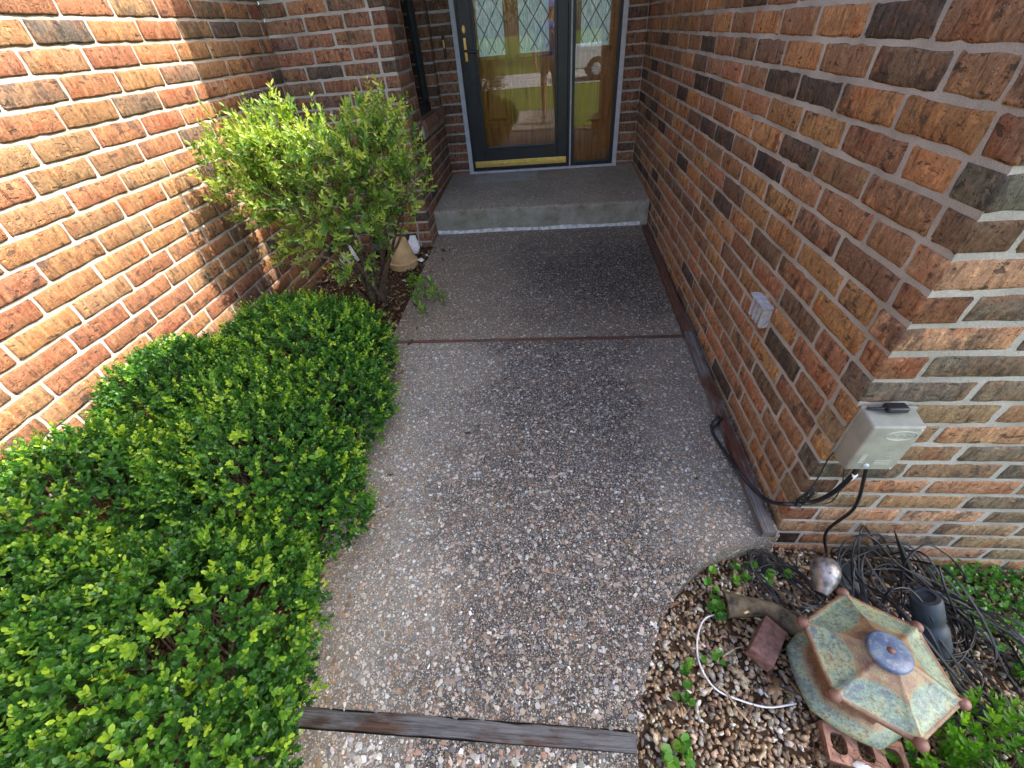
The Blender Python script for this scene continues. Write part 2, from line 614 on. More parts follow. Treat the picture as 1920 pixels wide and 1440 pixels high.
MAT['black_metal'] = plain('black_door_paint', (0.020, 0.024, 0.030), 0.38, spec=0.5, var=0.15, scale=12)
MAT['trim'] = plain('pale_grey_trim', (0.52, 0.53, 0.56), 0.5, var=0.08, scale=18)
MAT['brass'] = plain('polished_brass', (0.80, 0.58, 0.17), 0.34, metal=0.75, var=0.1, scale=25)
MAT['plastic_black'] = plain('black_plastic', (0.014, 0.015, 0.018), 0.42, var=0.2, scale=40)
MAT['plastic_blue_black'] = plain('faded_black_plastic', (0.030, 0.040, 0.052), 0.5, var=0.25, scale=30)
MAT['box_plastic'] = plain('grey_green_plastic', (0.29, 0.285, 0.235), 0.5, var=0.1, scale=22)
MAT['white_plastic'] = plain('white_plastic', (0.72, 0.72, 0.71), 0.45, var=0.06, scale=30)
MAT['vent_metal'] = plain('dull_aluminium', (0.58, 0.60, 0.64), 0.42, metal=0.3, var=0.15, scale=60)
MAT['lamp_metal'] = plain('scuffed_silver_paint', (0.33, 0.31, 0.30), 0.40, metal=0.65, var=0.35, scale=45, bumpy=0.2)
MAT['terracotta'] = plain('tan_clay', (0.50, 0.345, 0.17), 0.8, bumpy=0.15, var=0.12, scale=16)
MAT['caulk'] = plain('white_caulk', (0.60, 0.60, 0.59), 0.8, var=0.25, scale=35, bumpy=0.3)
MAT['soffit'] = plain('soffit_paint', (0.62, 0.60, 0.56), 0.8, var=0.05)
MAT['shingle'] = plain('roof_shingle', (0.09, 0.075, 0.065), 0.95, var=0.3, scale=20)
MAT['rubber'] = plain('rubber', (0.02, 0.02, 0.02), 0.7)
MAT['fibre'] = plain('coconut_fibre', (0.20, 0.12, 0.055), 0.95, bumpy=1.0, var=0.5, scale=120, bdist=0.01)
MAT['dead_leaf'] = plain('dead_leaf', (0.26, 0.16, 0.08), 0.8, var=0.3, scale=40)
MAT['cardboard'] = plain('white_paper', (0.68, 0.70, 0.72), 0.6, var=0.12, scale=60)

t = NT('varnished_door_wood')
v = t.coord((22, 22, 1.6))
g = t.noise(v, 2.2, 7, 0.65)
c = t.ramp(g, [(0.28, (0.15, 0.042, 0.007)), (0.5, (0.44, 0.150, 0.024)), (0.75, (0.62, 0.24, 0.045))])
MAT['door_wood'] = t.fin(c, 0.35, t.bump(g, 0.15, 0.002), 0.5)

t = NT('leaded_pane')
v = t.coord((40, 40, 5))
n1 = t.noise(v, 2.5, 6, 0.7)
c = t.ramp(n1, [(0.3, (0.16, 0.25, 0.24)), (0.5, (0.36, 0.48, 0.49)), (0.7, (0.66, 0.76, 0.80))])
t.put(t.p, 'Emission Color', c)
t.put(t.p, 'Emission Strength', 0.045)      # added glow standing in for daylight through the panes; no hall behind
MAT['lite'] = t.fin(c, 0.12, t.bump(n1, 0.5, 0.006), 0.6)
MAT['lead'] = plain('lead_came', (0.16, 0.17, 0.18), 0.5, metal=0.4)


def glass_mat(name, ior, tint=(0.93, 0.95, 0.94)):
    t = NT(name)
    fr = t.n('ShaderNodeFresnel')
    fr.inputs[0].default_value = ior
    tr = t.n('ShaderNodeBsdfTransparent')
    tr.inputs[0].default_value = (*tint, 1)
    gl = t.n('ShaderNodeBsdfGlossy')
    gl.inputs['Roughness'].default_value = 0.003
    mx = t.n('ShaderNodeMixShader')
    t.t.links.new(fr.outputs[0], mx.inputs[0])
    t.t.links.new(tr.outputs[0], mx.inputs[1])
    t.t.links.new(gl.outputs[0], mx.inputs[2])
    t.t.links.new(mx.outputs[0], t.out.inputs[0])
    return t.m


MAT['glass'] = glass_mat('storm_glass', 1.65)
MAT['window_glass'] = glass_mat('window_glass', 1.7, (0.25, 0.27, 0.28))
MAT['clear'] = glass_mat('clear_plastic', 1.5, (0.8, 0.86, 0.9))

t = NT('ceramic_glaze')
v = t.coord()
pan = t.attr('panel').outputs['Fac']
n1 = t.noise(v, 20, 5, 0.65)
n2 = t.noise(v, 125, 5, 0.8)
n3 = t.noise(t.vmath('ADD', v, (4, 2, 7)), 22, 4, 0.6)
gl = t.ramp(n1, [(0.27, (0.055, 0.085, 0.14)), (0.38, (0.11, 0.17, 0.165)), (0.50, (0.19, 0.28, 0.20)), (0.62, (0.28, 0.30, 0.16)), (0.75, (0.24, 0.19, 0.10))])
rust = t.ramp(n3, [(0.3, (0.13, 0.060, 0.036)), (0.50, (0.20, 0.10, 0.060)), (0.68, (0.24, 0.18, 0.09))])
edge = t.math('ADD', pan, t.math('MULTIPLY', t.math('SUBTRACT', n3, 0.5), 0.55))
yel = t.mix(t.step(n2, 0.45, 0.6), rust, (0.48, 0.45, 0.18))
c = t.mix(t.step(edge, 0.30, 0.5), rust, yel)
c = t.mix(t.step(edge, 0.45, 0.72), c, gl)
c = t.mix(t.math('MULTIPLY', t.step(n2, 0.52, 0.58), 0.85), c, (0.15, 0.085, 0.045))
c = t.mix(t.math('MULTIPLY', t.step(n2, 0.46, 0.38), t.math('ADD', 0.25, t.math('MULTIPLY', pan, 0.4))), c, (0.38, 0.38, 0.22))
MAT['glaze'] = t.fin(c, 0.42, t.bump(t.math('ADD', n2, n1), 0.3, 0.003), 0.45)


# ------------------------------------------------------------------ ground, beds, walk
def ground():
    ys = [-160, -40, -9, 0.0, 0.9, 12]
    zs = [-0.42, -0.42, -0.40, -0.24, -0.36, -0.36]
    V, F = [], []
    for y, z in zip(ys, zs):
        V += [(-120, y, z), (120, y, z)]
    for i in range(len(ys) - 1):
        F.append((2 * i, 2 * i + 1, 2 * i + 3, 2 * i + 2))
    tag(obj('lawn_ground', me_from('lawn_ground', V, F, False), MAT['lawn']), kind='structure')
    m = MB().prism([(-60, -17.5), (60, -17.5), (60, -11.2), (-60, -11.2)], -0.50, -0.395)
    tag(m.build('street', MAT['road']), kind='structure')


ground()


def strip(outline, z0, z1, name, mat, dense=None):
    return tag(MB().prism(outline, z0, z1).build(name, mat), kind='structure')


top = lambda x, y: zslab(y)
bot = lambda x, y: zslab(y) - 0.14
curve_px = [(1425, 1008), (1395, 1019), (1350, 1035), (1322, 1053), (1300, 1075), (1278, 1099), (1260, 1125), (1245, 1155), (1235, 1185), (1224, 1222), (1215, 1260), (1206, 1298), (1200, 1330), (1197, 1362), (1195, 1388)]
curve = [tuple(at(*p)[:2]) for p in curve_px]
mid_outline = [(-0.955, 1.945), (-0.93, 1.5), (-0.89, 1.0), (-0.85, 0.6), (-0.815, 0.247)] + [(0.205, 0.244)] + curve[::-1][1:] + [(XR - 0.003, 0.80), (XR - 0.003, 1.945)]
walk_mid = strip(mid_outline, bot, top, 'concrete_walkway', MAT['walk'])
up_outline = [(-0.957, 1.975), (XR - 0.003, 1.975), (XR - 0.003, 3.488), (XP + 0.003, 3.488), (XP + 0.003, 3.27), (-0.963, 3.25)]
walk_up = strip(up_outline, bot, top, 'concrete_walkway', MAT['upper'])
low_outline = [(-0.95, -3.4), (0.16, -3.4), (0.20, -1.0), (0.205, 0.198), (-0.82, 0.198), (-0.87, 0.10), (-0.90, -1.0)]
walk_low = strip(low_outline, bot, lambda x, y: zslab(y) - 0.006, 'concrete_walkway', MAT['walk'])

# porch slab with a chipped, softly rounded nosing
def porch():
    xs = np.linspace(XP + 0.002, XR - 0.002, 60)
    zf = lambda y: 0.295 + SLOPE * (y - 3.49)
    prof = [(3.497, 0.06), (3.494, 0.12), (3.491, 0.20), (3.490, 0.27), (3.492, 0.285), (3.498, 0.292), (3.507, 0.2955), (3.53, zf(3.53)), (3.8, zf(3.8)), (4.2, zf(4.2)), (4.75, zf(4.75)), (4.75, 0.06)]
    V, F = [], []
    n = len(prof)
    for i, x in enumerate(xs):
        rough = 1.0 + 5.0 * max(0, (x - 0.62) / 0.16)
        for k, (y, z) in enumerate(prof):
            if k < 7:
                y += random.uniform(-.0012, .0012) * rough + (0.006 * (rough > 1.5) * random.random())
                z += random.uniform(-.001, .001) * rough if k > 2 else 0
            V.append((x, y, z))
    for i in range(len(xs) - 1):
        for k in range(n - 1):
            F.append((i * n + k, (i + 1) * n + k, (i + 1) * n + k + 1, i * n + k + 1))
    F.append(tuple(range(n)))
    F.append(tuple((len(xs) - 1) * n + k for k in range(n - 1, -1, -1)))
    p = obj('porch_step', me_from('porch_step', V, F, False), MAT['porch'])
    autosmooth(p, 35)
    tag(p, kind='structure')
    # ragged white caulk along the foot of the riser
    V, F = [], []
    xs = np.linspace(XP + 0.01, XR - 0.06, 70)
    zb = zslab(3.49)
    for x in xs:
        w = 0.015 + .003 * math.sin(x * 7 + 1) + random.uniform(-.001, .001)
        hh = 0.023 + .004 * math.sin(x * 11) + random.uniform(-.0015, .0015)
        V += [(x, 3.49 - w, zb + 0.001), (x, 3.49 - w * .7, zb + hh * .6), (x, 3.487, zb + hh), (x, 3.50, zb + hh)]
    for i in range(len(xs) - 1):
        for k in range(3):
            F.append((i * 4 + k, (i + 1) * 4 + k, (i + 1) * 4 + k + 1, i * 4 + k + 1))
    obj('caulk_bead', me_from('caulk_bead', V, F), MAT['caulk'], p)


porch()


def inside(poly, pts):
    P = np.asarray(poly)
    x, y = pts[:, 0], pts[:, 1]
    c = np.zeros(len(pts), bool)
    j = len(P) - 1
    for i in range(len(P)):
        xi, yi = P[i]
        xj, yj = P[j]
        cond = ((yi > y) != (yj > y)) & (x < (xj - xi) * (y - yi) / (yj - yi + 1e-12) + xi)
        c ^= cond
        j = i
    return c


ICO = None


def ico(sub=1):
    bm = bmesh.new()
    bmesh.ops.create_icosphere(bm, subdivisions=sub, radius=1)
    bm.verts.index_update()
    V = np.array([v.co[:] for v in bm.verts])
    F = np.array([[v.index for v in f.verts] for f in bm.faces])
    bm.free()
    return V, F


def rand_rot(n, tilt):
    a = rng.uniform(0, 2 * np.pi, n)
    ax = rng.normal(0, tilt, (n, 2))
    ca, sa = np.cos(a), np.sin(a)
    R = np.zeros((n, 3, 3))
    R[:, 0, 0], R[:, 0, 1], R[:, 1, 0], R[:, 1, 1], R[:, 2, 2] = ca, -sa, sa, ca, 1
    T = np.zeros((n, 3, 3))
    cx, sx, cy, sy = np.cos(ax[:, 0]), np.sin(ax[:, 0]), np.cos(ax[:, 1]), np.sin(ax[:, 1])
    A = np.zeros((n, 3, 3)); A[:, 0, 0] = 1; A[:, 1, 1] = cx; A[:, 1, 2] = -sx; A[:, 2, 1] = sx; A[:, 2, 2] = cx
    B = np.zeros((n, 3, 3)); B[:, 1, 1] = 1; B[:, 0, 0] = cy; B[:, 0, 2] = sy; B[:, 2, 0] = -sy; B[:, 2, 2] = cy
    return A @ B @ R


def scatter(name, pos, size, flat, tint, mat, parent=None, sub=1, tilt=0.2, jit=0.16, stretch=0.35, smooth=True):
    V0, F0 = ico(sub)
    n = len(pos)
    k = len(V0)
    R = rand_rot(n, tilt)
    sc = np.stack([size * (1 + rng.uniform(0, stretch * 2, n)), size * rng.uniform(.8, 1.1, n), size * flat], 1)
    loc = V0[None] * (1 + rng.normal(0, jit, (n, k, 1)))
    loc = np.einsum('nij,nkj->nki', R, loc * sc[:, None, :])
    V = (loc + pos[:, None, :]).reshape(-1, 3)
    F = (F0[None] + (np.arange(n) * k)[:, None, None]).reshape(-1, 3)
    T = np.repeat(np.concatenate([tint, np.ones((n, 1))], 1), k, 0)
    m = fast_mesh(name, V, F, {'tint': T}, smooth=smooth)
    o = obj(name, m, mat, parent)
    o['kind'] = 'stuff'
    return o


PEB = np.array([(.42, .375, .30), (.30, .20, .12), (.22, .135, .08), (.50, .475, .43), (.27, .265, .25), (.36, .235, .17), (.14, .14, .142), (.58, .56, .52), (.33, .275, .20), (.20, .195, .19)])


def tints(n, pal, var=.18, p=None):
    c = pal[rng.choice(len(pal), n, p=p)]
    return np.clip(c * (1 + rng.normal(0, var, (n, 1))) * (1 + rng.normal(0, .04, (n, 3))), .01, .85)


def embed(outline, n, lo, hi, parent, name, dz=0.0, dim=1.0):
    O = np.asarray(outline)
    mn, mx = O.min(0), O.max(0)
    mn[1] = max(mn[1], -0.3)
    p = rng.uniform(mn, mx, (n * 2, 2))
    p = p[inside(outline, p)][:n]
    s = lo + (hi - lo) * rng.power(0.45, len(p))
    z = SLOPE * (p[:, 1] - YF) + dz - s * 0.14
    return scatter(name, np.column_stack([p, z]), s, rng.uniform(.20, .32, len(p)), tints(len(p), PEB, .25) * dim, MAT['stone'], parent, 0, .06, .22, smooth=False)


embed(mid_outline, 14000, .002, .0072, walk_mid, 'embedded_pebbles', dim=0.8)
embed(up_outline, 4500, .0025, .007, walk_up, 'embedded_pebbles', dim=0.6)
embed([(x, min(y, .184)) for x, y in low_outline], 3000, .003, .011, walk_low, 'embedded_pebbles', dz=-.006, dim=0.85)

# planting beds
def bed_sheet(name, xs, ys, zf, amp, mat):
    V, F = [], []
    for y in ys:
        for x in xs:
            V.append((x, y, zf(x, y) + random.uniform(-amp, amp)))
    nx = len(xs)
    for j in range(len(ys) - 1):
        for i in range(nx - 1):
            F.append((j * nx + i, j * nx + i + 1, (j + 1) * nx + i + 1, (j + 1) * nx + i))
    return tag(obj(name, me_from(name, V, F), mat), kind='structure')


mulch_bed = bed_sheet('mulch_bed', np.linspace(XL - 0.05, -0.80, 34), np.linspace(-0.6, YP + 0.05, 90), lambda x, y: zslab(y) - 0.022 + 0.012 * math.sin(9 * y) * math.sin(7 * x), 0.006, MAT['soil'])
gravel_bed = bed_sheet('gravel_bed', np.linspace(0.10, 2.6, 70), np.linspace(-0.5, YF + 0.12, 44), lambda x, y: zbed(x) - 0.012, 0.005, MAT['soil'])

# loose bark chips and leaf litter on the left bed
n = 5200
p = np.column_stack([rng.uniform(XL, -0.80, n), rng.uniform(0.3, YP, n)])
keep = (p[:, 0] < -0.955) | (rng.random(n) < 0.10) | ((p[:, 1] < 1.7) & (p[:, 0] < -0.78) & (rng.random(n) < .35))
p = p[keep]
z = SLOPE * (p[:, 1] - YF) - 0.012 + rng.uniform(-.004, .012, len(p)) + np.where(p[:, 0] > -.955, .014, 0)
CH_ = np.array([(.10, .055, .03), (.17, .10, .055), (.25, .16, .085), (.055, .035, .025), (.33, .24, .14)])
scatter('bark_mulch', np.column_stack([p, z]), rng.uniform(.003, .011, len(p)), np.full(len(p), .3), tints(len(p), CH_, .3), MAT['chips'], mulch_bed, 0, .5, .3, 0.9)

n = 420
p = np.column_stack([rng.uniform(-.95, .70, n), rng.uniform(.26, 3.4, n)])
p = p[rng.random(n) < np.clip(.75 - (p[:, 0] + .95) * 1.6, .10, 1)]
z = SLOPE * (p[:, 1] - YF) + .003
scatter('leaf_litter', np.column_stack([p, z]), rng.uniform(.002, .006, len(p)), np.full(len(p), .25), tints(len(p), CH_, .3) * 1.3, MAT['chips'], walk_mid, 0, .3, .3, 1.4)

# pea gravel
n = 19000
pp = []
while len(pp) < n:
    q = np.array([rng.uniform(.15, 1.9), rng.uniform(-.25, .82)])
    pp.append(q)
pp = np.array(pp)
gap = ~inside(mid_outline, pp) & ~inside(low_outline, pp) & ~((pp[:, 0] > 1.0) & (pp[:, 1] > .35) & (rng.random(len(pp)) < .55))
pp = pp[gap]
zz = np.array([zbed(x) for x in pp[:, 0]]) - .008 + rng.uniform(-.006, .010, len(pp))
GR = np.array([(.25, .165, .095), (.34, .235, .14), (.18, .12, .075), (.44, .375, .27), (.56, .53, .47), (.26, .235, .20), (.35, .25, .155), (.11, .085, .063)])
scatter('pea_gravel', np.column_stack([pp, zz]), rng.uniform(.0035, .0095, len(pp)), rng.uniform(.5, .8, len(pp)), tints(len(pp), GR, .2, [.2, .2, .16, .1, .07, .1, .1, .07]), MAT['stone'], gravel_bed, 1, .7, .2)
n = 900
p = np.column_stack([rng.uniform(.25, 1.75, n), rng.uniform(-.1, .82, n)])
p = p[~inside(mid_outline, p) & ~inside(low_outline, p)]
p = p[rng.random(len(p)) < np.clip(.25 + (p[:, 0] - .3) * .5 + (p[:, 1] - .3) * .8, .15, 1)]
z = np.array([zbed(x) for x in p[:, 0]]) + rng.uniform(.0, .012, len(p))
scatter('leaf_litter', np.column_stack([p, z]), rng.uniform(.003, .009, len(p)), np.full(len(p), .18), tints(len(p), CH_, .3), MAT['chips'], gravel_bed, 0, .4, .3, 1.6)

# ------------------------------------------------------------------ brick walls
BL, BH, BD, JT = 0.2400, 0.0657, 0.09, 0.0134
_bm = {}


def brick_mesh(L, var):
    """wire-cut brick: rounded uneven arrises, wavy face; local x length, front at y=0, z up from 0"""
    key = (round(L, 3), var)
    if key in _bm:
        return _bm[key]
    r = random.Random(var * 97 + int(L * 1000))
    nx = max(3, int(L / 0.035) + 1)
    xs = [0, .006] + [L * i / nx for i in range(1, nx)] + [L - .006, L]
    zs = [0, .006, BH * .5, BH - .006, BH]
    V, F = [], []
    NX, NZ = len(xs), len(zs)
    for j, z in enumerate(zs):
        for i, x in enumerate(xs):
            ex, ez = i in (0, NX - 1), j in (0, NZ - 1)
            y = 0.003 * (ex or ez) + 0.002 * (ex and ez) + r.uniform(-.0011, .0011)
            dx = r.uniform(-.0024, .0024) if ex else r.uniform(-.002, .002)
            dz = r.uniform(-.0024, .0022) if ez else r.uniform(-.001, .001)
            if ex and ez:
                dx += .0008 if i == 0 else -.0008
                dz += .0008 if j == 0 else -.0008
            V.append((x + dx, y, z + dz))
    for j in range(NZ - 1):
        for i in range(NX - 1):
            F.append((j * NX + i, j * NX + i + 1, (j + 1) * NX + i + 1, (j + 1) * NX + i))
    ring = [i for i in range(NX)] + [j * NX + NX - 1 for j in range(1, NZ)] + [(NZ - 1) * NX + i for i in range(NX - 2, -1, -1)] + [j * NX for j in range(NZ - 2, 0, -1)]
    b = len(V)
    for i in ring:
        V.append((V[i][0], BD, V[i][2]))
    m_ = len(ring)
    for k in range(m_):
        F.append((ring[(k + 1) % m_], ring[k], b + k, b + (k + 1) % m_))
    F.append(tuple(b + k for k in range(m_)))
    me = me_from('brick', V, F, True)
    me.materials.append(MAT['brick'])
    _bm[key] = me
    return me


PALS = {
    'left': [((.262, .129, .059), 5), ((.235, .100, .052), 4), ((.225, .128, .064), 3), ((.160, .100, .062), 2), ((.090, .068, .054), .8)],  # tones lowered as a set to offset full sun on this wall
    'pier': [((.29, .140, .075), 4), ((.225, .120, .070), 4), ((.165, .100, .066), 2), ((.08, .064, .054), 1)],
    'right': [((.365, .195, .085), 4), ((.320, .160, .085), 4), ((.260, .145, .080), 4), ((.165, .105, .066), 2.0), ((.070, .054, .043), 1.5)],
    'front': [((.33, .185, .095), 3), ((.25, .165, .092), 4), ((.160, .122, .080), 2.5), ((.38, .215, .120), 2.0), ((.11, .092, .068), .8)],
    'entry': [((.25, .130, .078), 4), ((.195, .102, .068), 3), ((.125, .080, .058), 2)],
}


def tone_of(pal):
    c = random.choices([q[0] for q in PALS[pal]], [q[1] for q in PALS[pal]])[0]
    k = random.uniform(.82, 1.18)
    return (c[0] * k * random.uniform(.95, 1.05), c[1] * k * random.uniform(.95, 1.05), c[2] * k, 1)


def project(p):
    v = CAM @ (np.array(p) - [0, 0, H])
    if v[2] < 0.05:
        return None
    return 960 + FPX * v[0] / v[2], 720 + FPX * v[1] / v[2], v[2]


class Wall:
    def __init__(s, name, label):
        s.root = thing(name, label, 'wall')
        s.specs = []
        s.faces = {}

    def run(s, face, p0, u, length, z0, z1, phase, pal, cut0=None, cut1=None, hole=None):
        """bricks along p0 + u*s; phase(k) is where a head joint falls; cut0/cut1(k) trim the run's ends per course"""
        k0 = math.floor((z0 - CZ) / CH)
        k1 = math.ceil((z1 - CZ) / CH)
        for k in range(k0, k1):
            z = CZ + CH * k + JT / 2
            a = cut0(k) if cut0 else 0.0
            b = length - (cut1(k) if cut1 else 0.0)
            js = [a - JT / 2]
            q = phase(k)
            q -= math.ceil((q - a) / .252) * .252
            while q < b:
                if q > a + .03:
                    js.append(q)
                q += .252
            if b - js[-1] < .03 and len(js) > 1:
                js.pop()
            js.append(b + JT / 2)
            for i in range(len(js) - 1):
                s0, s1 = js[i] + JT / 2, js[i + 1] - JT / 2
                if hole and z > hole[2] - .02:
                    if s0 >= hole[0] - .01 and s1 <= hole[1] + .01:
                        continue
                    if s0 < hole[0] < s1:
                        s1 = hole[0]
                    elif s0 < hole[1] < s1:
                        s0 = hole[1]
                if s1 - s0 < .018:
                    continue
                s.specs.append((face, (p0[0] + u[0] * s0, p0[1] + u[1] * s0, z), math.atan2(u[1], u[0]), s1 - s0, pal, u))

    def face(s, name, mb):
        f = mb.build(name, MAT['mortar'], s.root)
        s.faces[name] = f
        return f

    def finish(s):
        rows = []
        for sp in s.specs:
            c = np.array(sp[1]) + np.array([sp[5][0] * sp[3] / 2, sp[5][1] * sp[3] / 2, BH / 2])
            pr = project(c)
            ok = pr is not None and -90 < pr[0] < 2010 and -60 < pr[1] < 1500
            rows.append((0 if not ok else sp[3] / pr[2] ** 2, sp))
        rows.sort(key=lambda r: -r[0])
        far = []
        for i, (a, sp) in enumerate(rows):
            var = random.randrange(10)
            me = brick_mesh(round(sp[3], 3), var)
            col = tone_of(sp[4])
            M = Matrix.Translation(sp[1]) @ Matrix.Rotation(sp[2], 4, 'Z') @ Matrix.Translation((0, random.uniform(-.0015, .0015), 0)) @ Matrix.Rotation(random.uniform(-.005, .005), 4, 'Y')
            if i < 300 and a > 0:
                o = bpy.data.objects.new('brick', me)
                COL.objects.link(o)
                o.parent = s.faces[sp[0]]
                o.matrix_parent_inverse = Matrix.Identity(4)
                o.matrix_basis = M
                o.color = col
            else:
                far.append((me, M, col))
        if far:
            V, F, T = [], [], []
            for me, M, col in far:
                b = len(V)
                for v_ in me.vertices:
                    V.append(M @ v_.co)
                    T.append(col)
                for p_ in me.polygons:
                    F.append([b + i for i in p_.vertices])
            m = me_from('upper_and_far_bricks', V, F)
            a_ = m.attributes.new('tone', 'FLOAT_COLOR', 'POINT')
            a_.data.foreach_set('color', np.array(T, np.float32).ravel())
            o = obj('upper_and_far_bricks', m, MAT['brick_far'], s.root)
            o['kind'] = 'stuff'


REC = 0.0032                                     # mortar joints lie this far behind the brick faces
TOP = 2.68
odd = lambda k: k % 2
# left wing wall, facing right
wl = Wall('house_wall', 'sunlit orange brick wall along the left side behind the hedge')
wl.face('wall_face', MB().box(XL - .2, XL - .0068, -3.0, YP + .02, -.45, TOP))
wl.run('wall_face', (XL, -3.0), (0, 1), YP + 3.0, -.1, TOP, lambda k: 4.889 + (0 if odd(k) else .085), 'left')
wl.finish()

# pier in front of the porch with its narrow side window
wp = Wall('house_wall', 'brown brick pier wall between the tall shrub and the porch, with a narrow window')
wp.face('front_face', MB().box(XL + .005, XP - REC, YP + REC, YP + .085, -.3, TOP))
side = MB()
W0, W1, WZ = 3.66, 4.355, .945
side.box(XP - .088, XP - REC, YP + .085, W0 - .006, -.3, TOP)
side.box(XP - .088, XP - REC, W0 - .006, W1 + .006, -.3, WZ - .085)
side.box(XP - .088, XP - REC, W1 + .006, YD + .1, -.3, TOP)
wp.face('side_face', side)
cutd = BD + JT
wp.run('front_face', (XL, YP), (1, 0), XP - XL, .0, TOP, lambda k: .165 if odd(k) else .252 + .0, 'pier', cut1=lambda k: 0 if odd(k) else cutd)
wp.run('side_face', (XP, YP), (0, 1), YD - YP + .0, .0, TOP, lambda k: cutd if odd(k) else .252, 'entry', cut0=lambda k: cutd if odd(k) else 0, hole=(W0 - YP, W1 - YP, WZ - .085))
# rowlock sill
nsill = 11
for i in range(nsill):
    y0 = W0 - .03 + i * ((W1 - W0 + .06) / nsill)
    M = Matrix.Translation((XP + .03, y0, .925)) @ Matrix.Rotation(math.radians(-14), 4, 'Y')
    m = MB().box(-.135, 0, .004, .060, -.07, 0, M, .004).mesh('sill_brick')
    m.materials.append(MAT['brick'])
    o = obj('sill_brick', m, None, wp.faces['side_face'])
    o.color = tone_of('entry')
MB().box(XP - .10, XP + .012, W0 - .05, W1 + .03, .80, .885).build('sill_mortar', MAT['mortar'], wp.faces['side_face'])
wp.finish()
win = MB()
xw = XP - .085
for (y0, y1, z0, z1) in ((W0 - .02, W0 + .045, .90, 2.3), (W1 - .05, W1 + .01, .90, 2.3), (W0, W1, .90, .965), (W0, W1, 2.22, 2.3)):
    win.box(xw - .05, xw, y0, y1, z0, z1)
wf = win.build('window_frame', MAT['black_metal'], wp.root)
MB().box(xw - .035, xw - .028, W0 + .02, W1 - .02, .94, 2.26).build('window_pane', MAT['window_glass'], wf)
s2 = MB()
for (y0, y1, z0, z1) in ((W0 + .05, W0 + .075, .97, 2.2), (W1 - .078, W1 - .055, .97, 2.2), (W0 + .05, W1 - .06, .97, .993)):
    s2.box(xw - .026, xw - .012, y0, y1, z0, z1)
s2.build('screen_frame', MAT['plastic_blue_black'], wf)
MB().box(xw - .5, xw - .45, W0 - .3, W1 + .1, .7, 2.5).build('dark_backing', MAT['plastic_black'], wf)  # black panel set well back from the window pane
MB().box(XP - .088, XP + .0, W0 - .01, W1 + .01, 2.3, TOP).build('lintel', MAT['mortar'], wp.faces['side_face'])

# door wall: two narrow strips of brick beside the frame
FX0, FX1 = -.797, .628
we = Wall('house_wall', 'narrow strips of brown brick either side of the front door')
we.face('left_face', MB().box(XP - .05, FX0 - .004, YD + REC, YD + .2, -.1, TOP))
we.face('right_face', MB().box(FX1 + .004, XR + .1, YD + REC, YD + .2, -.1, TOP))
we.run('left_face', (XP, YD), (1, 0), FX0 - XP - .002, .25, TOP, lambda k: 9.0 + (0 if odd(k) else .04), 'entry')
we.run('right_face', (FX1 + .002, YD), (1, 0), XR - FX1 - .004, .25, TOP, lambda k: 9.0, 'entry')
MB().box(FX0 - .01, FX1 + .01, YD + .01, YD + .2, 2.42, TOP).build('door_lintel', MAT['mortar'], we.faces['left_face'])
we.finish()

# garage wing on the right: long side and the short front round the corner
wg = Wall('house_wall', 'long mottled brown brick wall on the right with a corner facing the gravel bed')
wg.face('side_face', MB().box(XR + REC, XR + .085, YF + REC, YD + .1, -.5, TOP))
wg.face('front_face', MB().box(XR + .085, 4.2, YF + REC, YF + .085, -.8, TOP))
SL = YD - YF
wg.run('side_face', (XR, YD), (0, -1), SL, -.1, TOP, lambda k: SL if odd(k) else SL - .085 - .252, 'right', cut1=lambda k: cutd if odd(k) else 0)
wg.run('front_face', (XR, YF), (1, 0), 3.4, -.6, TOP, lambda k: .252 if odd(k) else cutd, 'front', cut0=lambda k: 0 if odd(k) else cutd)
wg.finish()

# roofs that shade the entry (above the picture)
rf = thing('garage_roof', 'shingled garage roof overhanging the right brick wall', 'roof', (2.5, 3, 2.7))
MB().box(.42, 6.5, .31, 9.0, 2.70, 2.78).build('soffit', MAT['soffit'], rf)
rv = [(.40, .27, 2.79), (6.5, .27, 2.79), (6.5, 9, 2.79), (.40, 9, 2.79), (3.2, 3.2, 4.1), (4.2, 3.2, 4.1), (4.2, 6.0, 4.1), (3.2, 6.0, 4.1)]
obj('shingles', me_from('shingles', rv, [(3, 2, 1, 0), (0, 1, 5, 4), (1, 2, 6, 5), (2, 3, 7, 6), (3, 0, 4, 7), (4, 5, 6, 7)], False), MAT['shingle'], rf)
pr = thing('porch_roof', 'porch roof spanning the recessed entry', 'roof', (-.7, 4, 2.7))
MB().box(-3.5, .415, 2.69, 8.0, 2.70, 2.78).build('soffit', MAT['soffit'], pr)
MB().box(-3.5, .41, 2.66, 2.69, 2.62, 2.80).build('fascia', MAT['soffit'], pr)

# ------------------------------------------------------------------ front door
ys = YD - .012                                   # face of the storm door
fr = thing('door_frame', 'pale grey metal door frame around the front door and sidelight', 'door frame', (0, YD, .34))
for (x0, x1) in ((FX0, FX0 + .040), (FX1 - .040, FX1)):
    MB().box(x0, x1, YD - .022, YD + .10, .352, 2.42, bev=.003).build('side_jamb', MAT['trim'], fr)
MB().box(FX0, FX1, YD - .030, YD + .10, .318, .352, bev=.003).build('sill', MAT['trim'], fr)
MB().box(.181, .193, YD - .026, YD + .06, .353, 2.42).build('mullion', MAT['trim'], fr)
MB().box(FX0 + .04, FX1 - .04, YD - .022, YD + .10, 2.38, 2.42).build('head', MAT['trim'], fr)
mbk = MB()
for (x0, x1) in ((FX0 + .040, FX0 + .058), (.160, .180)):
    mbk.box(x0, x1, YD - .014, YD + .05, .353, 2.38)
mbk.build('jamb_liner', MAT['black_metal'], fr)

